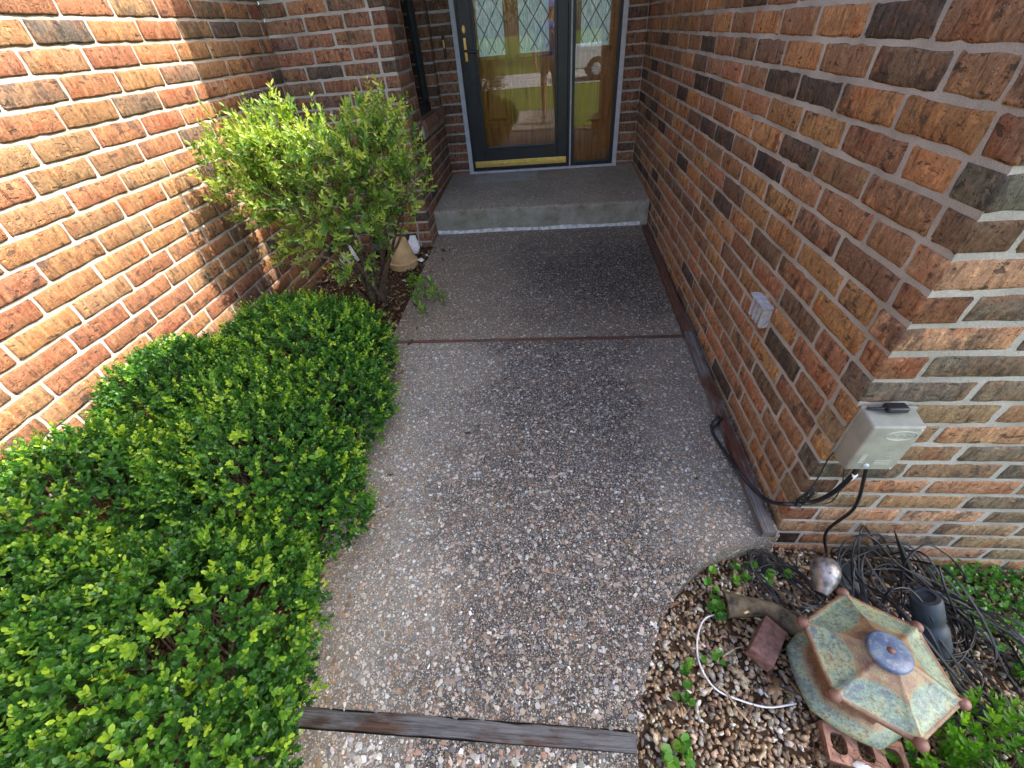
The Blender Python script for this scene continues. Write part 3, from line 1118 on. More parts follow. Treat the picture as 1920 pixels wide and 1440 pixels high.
sd = thing('storm_door', 'black storm door with a full glass pane and brass kick strip', 'door', (-.3, YD, .36))
DX0, DX1, DZ0 = -.736, .157, .366
stl = MB()
stl.box(DX0, -.628, ys - .018, ys + .02, DZ0, 2.37, bev=.004)
stl.box(.070, DX1, ys - .018, ys + .02, DZ0, 2.37, bev=.004)
stl.box(-.628, .070, ys - .018, ys + .02, DZ0, .535, bev=.004)
stl.box(-.628, .070, ys - .018, ys + .02, 2.25, 2.37, bev=.004)
stl.build('door_panel', MAT['black_metal'], sd)
gb = MB()
for (x0, x1, z0, z1) in ((-.630, -.606, .533, 2.25), (.046, .072, .533, 2.25), (-.606, .046, .533, .560), (-.606, .046, 2.22, 2.25)):
    gb.box(x0, x1, ys - .026, ys + .012, z0, z1, bev=.005)
gb.build('glass_bead', MAT['black_metal'], sd)
MB().box(-.612, .052, ys - .004, ys + .001, .548, 2.23).build('glass_pane', MAT['glass'], sd)
kp = MB().box(DX0 + .006, DX1 - .006, ys - .024, ys - .0185, .388, .442, bev=.002)
kp.box(DX0 + .006, DX1 - .006, ys - .027, ys - .023, .405, .424, bev=.0015)
kp.build('kick_strip', MAT['brass'], sd)
MB().lathe([(.0, -.012), (.019, -.012), (.019, -.004), (.013, 0)], 20, Matrix.Translation((-.700, ys - .022, 1.425)) @ Matrix.Diagonal((.85, 1, 1.5, 1)) @ Matrix.Rotation(math.pi / 2, 4, 'X')).build('keyhole_cover', MAT['brass'], sd)
hb = MB()
hb.box(-.713, -.688, ys - .030, ys - .018, 1.215, 1.372, bev=.006)
hp = hb.build('handle_plate', MAT['brass'], sd)
MB().tube(spline([(-.700, ys - .03, 1.288), (-.698, ys - .062, 1.287), (-.665, ys - .068, 1.283), (-.60, ys - .06, 1.276)], 6), .0085, 8).build('lever', MAT['plastic_black'], hp)

sg = thing('sidelight', 'narrow black framed storm pane beside the front door', 'window', (.39, YD, .36))
sf = MB()
for (x0, x1, z0, z1) in ((.194, .219, .353, 2.38), (.557, .588, .353, 2.38), (.219, .557, .353, .388), (.219, .557, 2.33, 2.38)):
    sf.box(x0, x1, ys - .008, ys + .02, z0, z1, bev=.003)
sf.build('frame', MAT['black_metal'], sg)
MB().box(.212, .565, ys - .002, ys + .002, .38, 2.34).build('glass_pane', MAT['glass'], sg)

yw = YD + .085                                   # wooden leaf behind the glass


def raised_panel(root, x0, x1, z0, z1):
    a = MB()
    a.box(x0, x1, yw - .010, yw + .004, z0, z1, bev=.004)
    a.box(x0 + .022, x1 - .022, yw - .018, yw - .004, z0 + .022, z1 - .022, bev=.004)
    pn = MB()
    V = [(x0 + .045, yw - .014, z0 + .045), (x1 - .045, yw - .014, z0 + .045), (x1 - .045, yw - .014, z1 - .045), (x0 + .045, yw - .014, z1 - .045),
         (x0 + .075, yw - .028, z0 + .075), (x1 - .075, yw - .028, z0 + .075), (x1 - .075, yw - .028, z1 - .075), (x0 + .075, yw - .028, z1 - .075)]
    pn.add(V, [(0, 1, 5, 4), (1, 2, 6, 5), (2, 3, 7, 6), (3, 0, 4, 7), (4, 5, 6, 7)])
    q = a.build('panel_moulding', MAT['door_wood'], root)
    pn.build('raised_panel', MAT['door_wood'], q)


def leaded(root, x0, x1, z0, z1):
    mo = MB()
    for (a, b, c_, d) in ((x0 - .03, x0, z0 - .03, z1), (x1, x1 + .03, z0 - .03, z1), (x0 - .03, x1 + .03, z0 - .03, z0)):
        mo.box(a, b, yw - .02, yw + .004, c_, d, bev=.004)
    q = mo.build('lite_moulding', MAT['door_wood'], root)
    p_ = MB().box(x0, x1, yw - .006, yw - .001, z0, z1).build('lite', MAT['lite'], root)
    lead = MB()
    w_, h_ = (x1 - x0), .34
    ny = int((z1 - z0) / h_) + 2
    for i in range(-2, ny + 1):
        for sgn in (1, -1):
            za = z0 + i * h_ * .5 + .06
            pts = []
            for tt in np.linspace(0, 1, 12):
                xx = x0 + w_ * tt if sgn > 0 else x1 - w_ * tt
                zz_ = za + tt * h_
                if z0 < zz_ < z1:
                    pts.append((xx, yw - .008, zz_))
            if len(pts) > 1:
                lead.tube([pts[0], pts[-1]], .0042, 5)
    lead.build('lead_lines', MAT['lead'], p_)


ed = thing('entry_door', 'varnished wooden front door with leaded lites behind the storm glass', 'door', (-.3, YD + .1, .36))
MB().box(-.77, .185, yw, yw + .045, .353, 2.40).build('leaf', MAT['door_wood'], ed)
raised_panel(ed, -.63, -.335, .70, 1.07)
raised_panel(ed, -.275, .03, .70, 1.07)
leaded(ed, -.60, -.375, 1.235, 2.15)
leaded(ed, -.25, .0, 1.235, 2.15)
MB().box(-.72, .15, yw - .016, yw + .002, .36, .44, bev=.004).build('bottom_rail_strip', MAT['door_wood'], ed)
es = thing('entry_door', 'varnished wooden sidelight panel with a leaded lite right of the door', 'door', (.4, YD + .1, .36))
MB().box(.187, .62, yw, yw + .045, .353, 2.40).build('leaf', MAT['door_wood'], es)
raised_panel(es, .255, .545, .64, 1.10)
leaded(es, .265, .50, 1.24, 2.15)

db = thing('doorbell', 'slim black doorbell on the brick strip left of the door', 'doorbell', (-.845, YD, 1.36))
q = at(833, 88, y=YD - .01)
MB().box(q[0] - .013, q[0] + .013, YD - .018, YD + .001, q[2] - .075, q[2] + .075, bev=.006).build('body', MAT['plastic_black'], db)
MB().box(q[0] - .006, q[0] + .006, YD - .023, YD - .018, q[2] - .01, q[2] + .045, bev=.002).build('button', MAT['brass'], db)

# ------------------------------------------------------------------ timber strips
def plank(name, label, p0, p1, w, zt, zb, mat, cat='plank', wob=.003):
    """timber laid from p0 to p1 (xy), zt/zb above the slab at each end"""
    p0, p1 = Vector((*p0, zslab(p0[1]))), Vector((*p1, zslab(p1[1])))
    d = p1 - p0
    L = d.length
    n_ = max(8, int(L / .05))
    V, F = [], []
    sec = [(-w / 2, zb), (w / 2, zb), (w / 2, zt - .004), (w / 2 - .004, zt), (0, zt - .001), (-w / 2 + .004, zt), (-w / 2, zt - .004)]
    m_ = len(sec)
    for i in range(n_ + 1):
        for (a, b) in sec:
            V.append((L * i / n_, a + random.uniform(-wob, wob) * .5, b + random.uniform(-wob, wob) * (.5 if b > 0 else 0)))
    for i in range(n_):
        for k in range(m_):
            F.append((i * m_ + k, (i + 1) * m_ + k, (i + 1) * m_ + (k + 1) % m_, i * m_ + (k + 1) % m_))
    F.append(tuple(range(m_)))
    F.append(tuple(n_ * m_ + k for k in range(m_ - 1, -1, -1)))
    o = obj(name, me_from(name, V, F, False), mat)
    o.matrix_world = Matrix.Translation(p0) @ d.to_track_quat('X', 'Z').to_matrix().to_4x4()
    return tag(o, label, cat)


plank('timber_edging', 'weathered grey timber strip on the walk beside the right brick wall', (.737, .792), (.742, 1.955), .044, .036, .0015, MAT['wood_grey'])
plank('timber_edging', 'dark reddish timber strip running up to the step along the right wall', (.742, 1.962), (.752, 3.40), .045, .030, .0015, MAT['wood_red'])
plank('timber_divider', 'thin reddish timber divider across the walkway below the dark stained slab', (-.952, 1.960), (.705, 1.960), .020, .005, -.09, MAT['wood_red'])
plank('timber_divider', 'cracked grey timber divider across the walkway at the bottom of the picture', (-.83, .2235), (.205, .2205), .040, .009, -.09, MAT['wood_dark'], wob=.005)

# ------------------------------------------------------------------ foliage
LEAF = np.array([(0, 0, 0), (.30, -.46, .10), (.72, -.44, .10), (1, 0, -.04), (.72, .44, .10), (.30, .46, .10)], float)
LEAFP = np.array([(0, 0, 0), (.30, -.40, .09), (.65, -.42, .08), (1, 0, -.06), (.65, .42, .08), (.30, .40, .09)], float)
ROUND = np.array([(0, 0, 0), (.05, -.52, .10), (.65, -.60, .07), (1, 0, -.02), (.65, .60, .07), (.05, .52, .10)], float)
LF = np.array([(0, 1, 2, 3), (0, 3, 4, 5)])


def unit(v):
    return v / (np.linalg.norm(v, axis=-1, keepdims=True) + 1e-9)


def leaves(base, dirs, normals, length, width, tone, tmpl=LEAF):
    d = unit(dirs)
    n_ = unit(normals - d * (normals * d).sum(1, keepdims=True))
    s = np.cross(n_, d)
    T = tmpl
    V = base[:, None] + length[:, None, None] * T[None, :, 0:1] * d[:, None] + width[:, None, None] * T[None, :, 1:2] * s[:, None] + width[:, None, None] * T[None, :, 2:3] * n_[:, None]
    k = len(T)
    F = (LF[None] + (np.arange(len(base)) * k)[:, None, None]).reshape(-1, 4)
    return V.reshape(-1, 3), F, np.repeat(tone, k)


def sprigs(P, D, nl, stem, L, Wd, tone, spread=(.9, 1.3), tip=.25, whorl=2, tmpl=LEAF, lv=.25):
    """P sprig feet, D unit directions; nl leaves set in opposite pairs along the stem and a tuft at the tip"""
    n_ = len(P)
    D = unit(D)
    ref = unit(rng.normal(0, 1, (n_, 3)))
    A = unit(np.cross(D, ref))
    B = np.cross(D, A)
    out = []
    for j in range(nl):
        f = (j // whorl + 1) / math.ceil(nl / whorl)
        ph = (j // whorl) * np.pi / 2 + (j % whorl) * 2 * np.pi / whorl + rng.normal(0, .3, n_)
        al = spread[1] + (spread[0] - spread[1]) * f + rng.normal(0, .22, n_)
        rad = A * np.cos(ph)[:, None] + B * np.sin(ph)[:, None]
        d = D * np.cos(al)[:, None] + rad * np.sin(al)[:, None]
        nn = D * np.sin(al)[:, None] - rad * np.cos(al)[:, None] + rng.normal(0, .22, (n_, 3))
        base = P + D * (stem * f)[:, None]
        ll = L * (1 - .28 * f) * (1 + rng.normal(0, lv * .5, n_))
        tn = np.clip(tone + tip * (f - .55) + rng.normal(0, .07, n_), 0, 1)
        out.append(leaves(base, d, nn, ll, ll * Wd, tn, tmpl))
    V, F, T, o = [], [], [], 0
    for a, b, c_ in out:
        V.append(a)
        F.append(b + o)
        T.append(c_)
        o += len(a)
    return np.concatenate(V), np.concatenate(F), np.concatenate(T)


def foliage(name, VFT, mat, parent):
    V, F, T = VFT
    o = obj(name, fast_mesh(name, V, F, {'tone': T}, True), mat, parent)
    o['kind'] = 'stuff'
    return o


def cat3(*parts):
    V, F, T, o = [], [], [], 0
    for a, b, c_ in parts:
        V.append(a); F.append(b + o); T.append(c_); o += len(a)
    return np.concatenate(V), np.concatenate(F), np.concatenate(T)


BUSHES = []


def boxwood(label, blobs, nspr):
    """blobs: (cx,cy,cz,rx,ry,rz) of one clipped mound"""
    c0 = blobs[0]
    root = thing('boxwood_shrub', label, 'shrub', (c0[0], c0[1], zslab(c0[1]) - .02), 'clipped boxwood hedge')
    Pts, Nrm, Dep = [], [], []
    area = np.array([b[3] * b[4] + b[4] * b[5] + b[3] * b[5] for b in blobs])
    for b, a in zip(blobs, area / area.sum()):
        m = int(nspr * a * 1.5)
        u = unit(rng.normal(0, 1, (m, 3)))
        u = u[u[:, 2] > -.55]
        c_, r = np.array(b[:3]), np.array(b[3:])
        # lumpy surface
        lump = 1 + .07 * np.sin(u[:, 0] * 9 + c_[0] * 20) * np.sin(u[:, 1] * 11 + c_[1] * 9) + .05 * np.sin(u[:, 2] * 14 + u[:, 0] * 7)
        dep = rng.power(2.6, len(u))
        s_ = lump * (1 - .30 * (1 - dep))
        p_ = c_ + u * r * s_[:, None]
        nrm = unit(u / r)
        ok = np.ones(len(u), bool)
        for b2 in blobs + [q for bb in BUSHES for q in bb]:
            if b2 is b:
                continue
            ok &= (((p_ - np.array(b2[:3])) / np.array(b2[3:])) ** 2).sum(1) > .42
        ok &= (p_[:, 2] > SLOPE * (p_[:, 1] - YF) + .02) & (p_[:, 0] > XL + .03)
        Pts.append(p_[ok]); Nrm.append(nrm[ok]); Dep.append(dep[ok])
    P_, N_, D_ = np.concatenate(Pts), np.concatenate(Nrm), np.concatenate(Dep)
    dirn = unit(N_ * .8 + np.array([0, 0, .55]) + rng.normal(0, .42, P_.shape))
    patch = .5 + .5 * np.sin(P_[:, 0] * 8.1 + P_[:, 1] * 5.3 + 2 * np.sin(P_[:, 1] * 9))
    young = (rng.random(len(P_)) < .20 + .18 * patch) & (D_ > .75)
    tone = np.clip(.33 + rng.normal(0, .12, len(P_)) + .08 * patch + young * .42, 0, 1)
    stem = np.where(young, rng.uniform(.035, .062, len(P_)), rng.uniform(.022, .045, len(P_)))
    L = np.where(young, .0175, .0168) * (1 + rng.normal(0, .2, len(P_)))
    A = sprigs(P_, dirn, 10, stem, L, .60, tone, (.45, 1.15), .22)
    foliage('foliage', A, MAT['box_leaf'], root)
    tw = MB()
    for i in rng.choice(len(P_), min(60, len(P_)), replace=False):
        f0 = Vector((c0[0] + random.uniform(-.08, .08), c0[1] + random.uniform(-.08, .08), zslab(c0[1]) - .01))
        e = Vector(P_[i])
        mid = f0.lerp(e, .5) + Vector((random.uniform(-.05, .05), random.uniform(-.05, .05), random.uniform(-.02, .05)))
        tw.tube([f0, mid, e], [.005, .003, .001], 4, False)
    tw.build('branches', MAT['bark'], root, True)
    BUSHES.append(blobs)


boxwood('rounded boxwood mound at the far end of the hedge, beside the mulch', [(-1.16, 1.54, .23, .35, .39, .25), (-.97, 1.27, .18, .23, .25, .22), (-1.38, 1.70, .22, .30, .30, .22)], 6000)
boxwood('middle boxwood of the hedge, spilling over the walkway edge', [(-1.06, .84, .23, .33, .33, .25), (-.87, .77, .17, .20, .16, .19), (-1.24, 1.10, .24, .30, .30, .23)], 5500)
boxwood('nearest boxwood in the bottom left corner of the picture', [(-.98, .28, .23, .33, .36, .25), (-.90, .02, .20, .30, .30, .24), (-1.22, .18, .24, .32, .40, .25)], 8200)
boxwood('sun-touched boxwood against the brick wall at the left edge of the picture', [(-1.52, .62, .30, .26, .34, .25), (-1.45, .26, .27, .27, .34, .25)], 4600)
boxwood('boxwood squeezed between the hedge and the sunlit brick wall', [(-1.56, 1.18, .28, .23, .32, .24)], 2700)


def tall_shrub():
    bx, by = -1.20, 2.46
    bz = zslab(by) - .01
    root = thing('leafy_shrub', 'tall open shrub with bare stems in front of the brick pier', 'shrub', (bx, by, bz))
    # crown lobes (centre, radius)
    lobes = [((-1.60, 2.38, .88), (.26, .26, .27), 380), ((-1.42, 2.42, 1.02), (.22, .25, .17), 190), ((-1.16, 2.46, .90), (.28, .26, .20), 210), ((-.93, 2.50, .98), (.19, .22, .24), 190),
             ((-.82, 2.44, .78), (.14, .18, .15), 75), ((-1.28, 2.36, .64), (.38, .26, .16), 190), ((-.98, 2.46, .60), (.18, .2, .16), 70), ((-1.48, 2.30, .48), (.14, .14, .09), 32), ((-1.18, 2.28, .40), (.14, .12, .08), 22)]
    P_, C_ = [], []
    for c_, r, m in lobes:
        u = unit(rng.normal(0, 1, (m, 3))) * (rng.random((m, 1)) ** .45)
        p_ = np.array(c_) + u * np.array(r)
        P_.append(p_)
    P_ = np.concatenate(P_)
    eye = np.array([0, 0, H])
    P_ = eye + (P_ - eye) * .90
    lobes = [(tuple(eye + (np.array(c_) - eye) * .90), r, m) for c_, r, m in lobes]
    cen = np.array([-1.15, 2.3, .55])
    dirn = unit(unit(P_ - cen) * .8 + np.array([0, -.1, .5]) + rng.normal(0, .5, P_.shape))
    m = len(P_)
    tone = np.clip(.50 + rng.normal(0, .14, m) + .32 * (rng.random(m) < .35) + .10 * np.clip((-1.05 - P_[:, 0]) * 4, 0, 1), 0, 1)  # last term paints leaves toward the left yellower, as if in sun
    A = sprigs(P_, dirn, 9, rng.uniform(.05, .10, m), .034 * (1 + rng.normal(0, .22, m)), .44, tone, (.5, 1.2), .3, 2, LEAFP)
    # upright new shoots above the crown
    tips = np.array([at(*q, y=2.22) for q in ((692, 175), (652, 190), (720, 185), (555, 195), (600, 205), (420, 215), (470, 200), (520, 215), (575, 185), (640, 215), (745, 215), (790, 262), (800, 300), (388, 190), (705, 200))])
    feet = tips - np.array([0, 0, .11])
    B = sprigs(feet, np.tile([.05, 0, 1.], (len(tips), 1)) + rng.normal(0, .12, tips.shape), 12, np.full(len(tips), .12), np.full(len(tips), .032), .36, np.full(len(tips), .62), (.4, .8), .3, 2, LEAFP)
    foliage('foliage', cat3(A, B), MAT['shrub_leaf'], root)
    stems = []
    for k in range(13):
        a = k / 13 * 2 * math.pi
        f0 = Vector((bx + .05 * math.cos(a) + random.uniform(-.02, .02), by + .04 * math.sin(a), bz - .02))
        tgt = Vector(lobes[k % 7][0]) + Vector((random.uniform(-.1, .1), random.uniform(-.1, .1), random.uniform(-.1, .05)))
        pth = spline([f0, f0.lerp(tgt, .35) + Vector((random.uniform(-.03, .03), random.uniform(-.03, .03), .05)), f0.lerp(tgt, .7) + Vector((random.uniform(-.04, .04), random.uniform(-.04, .04), .02)), tgt], 5)
        rr = np.linspace(.013 if k % 3 else .017, .004, len(pth))
        MB().tube(pth, list(rr), 7).build('stem', MAT['bark'], root, True)
        stems.append(pth)
    tw = MB()
    for i in rng.choice(m, 330, replace=False):
        e = Vector(P_[i])
        s_ = min((Vector(q) for pth in stems for q in pth[5:]), key=lambda q: (q - e).length)
        mid = s_.lerp(e, .5) + Vector((random.uniform(-.03, .03), random.uniform(-.03, .03), random.uniform(-.03, .03)))
        tw.tube([s_, mid, e], [.0035, .0025, .0015], 4, False)
    o = tw.build('twigs', MAT['bark'], root, True)
    o['kind'] = 'stuff'
    MB().tube(spline([at(545, 497, y=2.1), at(600, 480, y=2.2), (bx - .05, by, .25)], 5), [.007] * 11, 6).build('broken_branch', MAT['dry'], root, True)


tall_shrub()


def little(name, label, spots, L, Wd, mat, tmpl, nl, tone, cat='plant', group=None, stem=.04, up=1.0):
    root = thing(name, label, cat, tuple(spots[0]), group)
    P_ = np.array(spots, float)
    D = np.tile([0, 0, up], (len(P_), 1)) + rng.normal(0, .35, P_.shape)
    A = sprigs(P_, D, nl, np.full(len(P_), stem), np.full(len(P_), L), Wd, np.clip(tone + rng.normal(0, .12, len(P_)), 0, 1), (.7, 1.35), .2, 2, tmpl)
    foliage('leaves', A, mat, root)
    for p_, d in zip(P_, D):
        p_, d = Vector(p_), Vector(d).normalized()
        m = MB().tube([p_ - Vector((0, 0, .03)), p_, p_ + d * stem], [.002, .0018, .001], 5).build('stem', mat, root, True).data
        a = m.attributes.new('tone', 'FLOAT', 'POINT')
        a.data.foreach_set('value', np.full(len(m.vertices), .35, np.float32))
    return root


sp = [at(*q) + np.array([0, 0, .03]) for q in ((790, 545), (800, 560), (812, 550), (826, 565), (795, 580), (782, 548), (802, 594), (832, 574), (815, 566), (786, 566), (778, 540), (798, 536))]
little('shrub_shoot', 'low bright green shoot leaning over the left edge of the dark upper slab', sp, .052, .50, MAT['lime_leaf'], LEAFP, 8, .62, stem=.06)
sp = [at(*q) + np.array([0, 0, .015]) for q in ((728, 498), (722, 506), (716, 515))]
little('shrub_shoot', 'small green sprout at the foot of the upturned clay pot', sp, .03, .46, MAT['shrub_leaf'], LEAFP, 7, .4, stem=.04)


def weed(label, px, n_, spread, L=.026, tone=.55, dz=.025):
    sp_ = []
    for i in range(n_):
        q = atbed(px[0] + random.gauss(0, spread[0]), px[1] + random.gauss(0, spread[1]), 0)
        q[2] += random.uniform(.005, dz)
        sp_.append(q)
    return little('weed', label, sp_, L, 1.0, MAT['weed_leaf'], ROUND, 4, tone, 'weed', 'weeds in the gravel bed', stem=.018)


weed('round-leaved weed patch in the gravel under the corner of the brick wall', (1385, 1080), 11, (30, 10))
weed('round-leaved weed beside the end of the broken ceramic shard', (1345, 1138), 8, (13, 14))
weed('small weed inside the loop of white wire', (1330, 1236), 4, (8, 9), .018)
weed('narrow weed climbing in the gravel left of the white wire', (1288, 1272), 5, (5, 18), .02)
weed('tiny weed pair in the gravel below the narrow weed', (1287, 1318), 3, (5, 8), .02)
weed('weed cluster in the gravel at the bottom edge of the picture', (1268, 1415), 7, (12, 14), .026)
weed('single pale weed at the right edge beyond the cables', (1902, 1275), 4, (9, 12), .03, .6)
# leafy ground cover along the wall
root = thing('ground_cover', 'patch of small clover-like plants along the brick wall at the right edge', 'ground cover', tuple(atbed(1870, 1110)))
n = 900
gp = np.column_stack([rng.uniform(1.36, 2.1, n), rng.uniform(.42, .82, n)])
gp = gp[(gp[:, 0] - 1.36) * .9 + gp[:, 1] - .52 > rng.uniform(0, .3, len(gp)) * .5]
gz = np.array([zbed(x) for x in gp[:, 0]]) + rng.uniform(0, .05, len(gp))
A = sprigs(np.column_stack([gp, gz]), np.tile([0, 0, 1.], (len(gp), 1)) + rng.normal(0, .5, (len(gp), 3)), 5, np.full(len(gp), .02), np.full(len(gp), .013), .9, np.clip(.4 + rng.normal(0, .15, len(gp)), 0, 1), (.8, 1.4), .2, 2, ROUND)
foliage('leaves', A, MAT['weed_leaf'], root)
# lime green shrub in the lower right corner
root = thing('leafy_shrub', 'bright lime green shrub in the bottom right corner beside the ceramic lantern', 'shrub', (1.12, .22, zbed(1.12)))
n = 620
u = unit(rng.normal(0, 1, (n, 3)))
u = u[u[:, 2] > -.35]
pc = np.array([1.12, .19, -.12]) + u * np.array([.27, .19, .15]) * (rng.power(3, (len(u), 1)))
ok = ~((pc[:, 0] < .985) & (pc[:, 1] > .24))
pc, u = pc[ok], u[ok]
A = sprigs(pc, unit(u * .7 + np.array([0, 0, .8]) + rng.normal(0, .3, pc.shape)), 12, rng.uniform(.025, .05, len(pc)), .027 * (1 + rng.normal(0, .12, len(pc))), .40, np.clip(.5 + rng.normal(0, .14, len(pc)), 0, 1), (.35, 1.25), .35, 4, LEAFP)
foliage('foliage', A, MAT['lime_leaf'], root)
tw = MB()
for i in range(0, len(pc), 14):
    tw.tube([(1.12, .2, -.2), tuple((np.array([1.12, .2, -.15]) + pc[i]) / 2), tuple(pc[i])], [.004, .003, .0015], 4, False)
tw.build('branches', MAT['bark'], root, True)

# dry clippings at the hedge foot
for lab, px, ang in (('dry pale grass stalks sticking out from under the hedge onto the walkway', (690, 975), 0.0), ('second tuft of dry stalks lower down the hedge edge', (610, 1075), .5)):
    q = at(*px)
    m = MB()
    for i in range(16):
        a = ang + random.gauss(-.15, .35)
        l_ = random.uniform(.05, .13)
        b0 = Vector(q) + Vector((random.uniform(-.06, 0), random.uniform(-.03, .03), .008 + random.uniform(0, .012)))
        m.tube([b0, b0 + Vector((math.cos(a), math.sin(a), 0)) * l_ * .5 + Vector((0, 0, .01)), b0 + Vector((math.cos(a + .2), math.sin(a + .2), 0)) * l_], [.0012, .001, .0006], 4)
    tag(m.build('dry_stalks', MAT['dry'], None, True), lab, 'dry grass')

# ------------------------------------------------------------------ upturned pot and litter by the pier
q = at(757, 500)
pt = thing('flower_pot', 'upturned tan clay flower pot in front of the brick pier', 'pot', tuple(q))
b = MB().lathe([(.108, 0.0), (.108, .045), (.104, .050), (.098, .051), (.062, .200), (.058, .208), (.050, .211), (.012, .211), (.011, .190)], 40, Matrix.Translation(tuple(q + np.array([-.01, .05, -.015]))), cap=False)
autosmooth(b.build('body', MAT['terracotta'], pt), 35)
q2 = at(716, 484)
bo = thing('plastic_bottle', 'clear plastic bottle with a green label standing behind the upturned pot', 'bottle', tuple(q2))
Mq = Matrix.Translation(tuple(q2 + np.array([0, .02, -.005])))
autosmooth(MB().lathe([(.001, 0), (.040, 0), (.043, .01), (.043, .13), (.036, .16), (.016, .185), (.015, .20)], 24, Mq, False).build('body', MAT['clear'], bo), 50)
MB().lathe([(.0435, .085), (.0435, .13)], 24, Mq, False).build('label', plain('green_label', (.03, .30, .24), .4), bo, True)
MB().lathe([(.017, .198), (.017, .22), (.001, .22)], 16, Mq, False).build('cap', MAT['white_plastic'], bo)
q3 = at(662, 492)
jg = thing('plastic_jug', 'dirty white plastic jug lying behind the stems of the tall shrub', 'jug', tuple(q3))
Mj = Matrix.Translation(tuple(q3 + np.array([0, 0, .05]))) @ Matrix.Rotation(.5, 4, 'Z') @ Matrix.Rotation(1.0, 4, 'Y')
autosmooth(MB().box(-.055, .055, -.045, .045, -.08, .07, Mj, .02).build('body', MAT['white_plastic'], jg), 50)
MB().lathe([(.02, .07), (.018, .10), (.001, .10)], 16, Mj, False).build('neck', MAT['white_plastic'], jg)


def scrap(name, label, px, w, hgt, rot, mat, cat, dz=.012, y=None):
    q_ = at(*px) + np.array([0, 0, dz])
    V, F = [], []
    for j in range(4):
        for i in range(5):
            x, y_ = (i / 4 - .5) * w, (j / 3 - .5) * hgt
            rr = 1 - .35 * (abs(i - 2) == 2) * (abs(j - 1.5) > 1)
            V.append((x * rr, y_ * rr, .006 * math.sin(i * 2.1 + j) + random.uniform(0, .004)))
    for j in range(3):
        for i in range(4):
            F.append((j * 5 + i, j * 5 + i + 1, (j + 1) * 5 + i + 1, (j + 1) * 5 + i))
    o = obj(name, me_from(name, V, F), mat)
    sm = o.modifiers.new('thick', 'SOLIDIFY')
    sm.thickness = .0016
    o.location = q_
    o.rotation_euler = rot
    return tag(o, label, cat)


scrap('crumpled_wrapper', 'crumpled white wrapper leaning between the upturned pot and the pier', (779, 470), .09, .15, (.9, .2, .5), MAT['cardboard'], 'wrapper', .05)
scrap('paper_scrap', 'white paper scrap on the mulch beside the upturned pot', (790, 490), .055, .04, (.2, .1, .3), MAT['cardboard'], 'paper')
scrap('paper_scrap', 'tiny white scrap on the mulch below the upturned pot', (760, 529), .04, .018, (.1, .2, .6), MAT['cardboard'], 'paper')
scrap('paper_scrap', 'small white scrap at the slab corner by the pier', (800, 481), .025, .02, (.1, .4, .2), MAT['cardboard'], 'paper')
scrap('dead_leaf', 'dry brown leaf in the mulch near the tall shrub', (745, 582), .05, .03, (.1, .2, 1), MAT['dead_leaf'], 'leaf')

# ------------------------------------------------------------------ transformer box and clip on the right wall
bxr = thing('transformer_box', 'grey-green low voltage transformer box on the brick corner', 'transformer', (.855, YF, .41))
fy = .760
V = [(.796, YF - .004, .408), (.922, YF - .004, .408), (.922, YF - .004, .594), (.796, YF - .004, .594), (.792, fy, .420), (.914, fy, .420), (.914, fy, .588), (.792, fy, .588)]
bm = bmesh.new()
vs_ = [bm.verts.new(v) for v in V]
for f in ((3, 2, 1, 0), (4, 5, 6, 7), (0, 1, 5, 4), (1, 2, 6, 5), (2, 3, 7, 6), (3, 0, 4, 7)):
    bm.faces.new([vs_[i] for i in f])
bmesh.ops.recalc_face_normals(bm, faces=bm.faces)
bmesh.ops.bevel(bm, geom=bm.edges[:], offset=.006, segments=3, profile=.5, affect='EDGES')
m = bpy.data.meshes.new('case')
bm.to_mesh(m)
bm.free()
bc = obj('case', m, MAT['box_plastic'], bxr)
autosmooth(bc, 50)
MB().box(.792, .926, YF - .009, YF - .001, .404, .598, bev=.003).build('back_plate', MAT['box_plastic'], bxr)
emb = plain('embossed_highlight', (.44, .44, .38), .5)
ring = MB()
cx, cz = .868, .558
for rx, rz, rr in ((.036, .0165, .0011), (.0325, .0135, .0007)):
    ring.tube([(cx + rx * math.cos(a), fy - .0004, cz + rz * math.sin(a)) for a in np.linspace(0, 2 * math.pi, 41)], rr, 6, False)
ring.build('embossed_oval', emb, bc, True)


def text(s_, size, x, z, parent, mat, name='embossed_lettering'):
    cu = bpy.data.curves.new(name, 'FONT')
    cu.body = s_
    cu.size = size
    cu.align_x = 'CENTER'
    cu.align_y = 'CENTER'
    cu.extrude = .0005
    tmp = bpy.data.objects.new('tmp', cu)
    COL.objects.link(tmp)
    dg = bpy.context.evaluated_depsgraph_get()
    me = bpy.data.meshes.new_from_object(tmp.evaluated_get(dg))
    bpy.data.objects.remove(tmp)
    me.transform(Matrix.Translation((x, fy - .0006, z)) @ Matrix.Rotation(math.pi / 2, 4, 'X'))
    return obj(name, me, mat, parent)


text('INTERMATIC', .0105, cx, cz, bc, emb)
text('POWER', .006, .876, .505, bc, emb)
text('ON  OFF', .006, .870, .476, bc, emb)
for i in range(6):
    MB().box(.812, .824, fy - .0012, fy + .0005, .452 + i * .006, .4545 + i * .006).build('vent_slit', emb, bc)
for i in range(3):
    MB().box(.852, .892, fy - .001, fy + .0005, .446 + i * .007, .4475 + i * .007).build('raised_line', emb, bc)
MB().lathe([(.0, .003), (.007, .003), (.0075, 0)], 20, Matrix.Translation((.838, fy, .440)) @ Matrix.Rotation(math.pi / 2, 4, 'X')).build('knob', plain('pale_blue_knob', (.55, .62, .68), .4), bc, True)
for zz_ in (.428, .580):
    MB().lathe([(.0, .0012), (.0026, .0012), (.003, 0)], 12, Matrix.Translation((.904, fy, zz_)) @ Matrix.Rotation(math.pi / 2, 4, 'X')).build('screw', MAT['vent_metal'], bc)
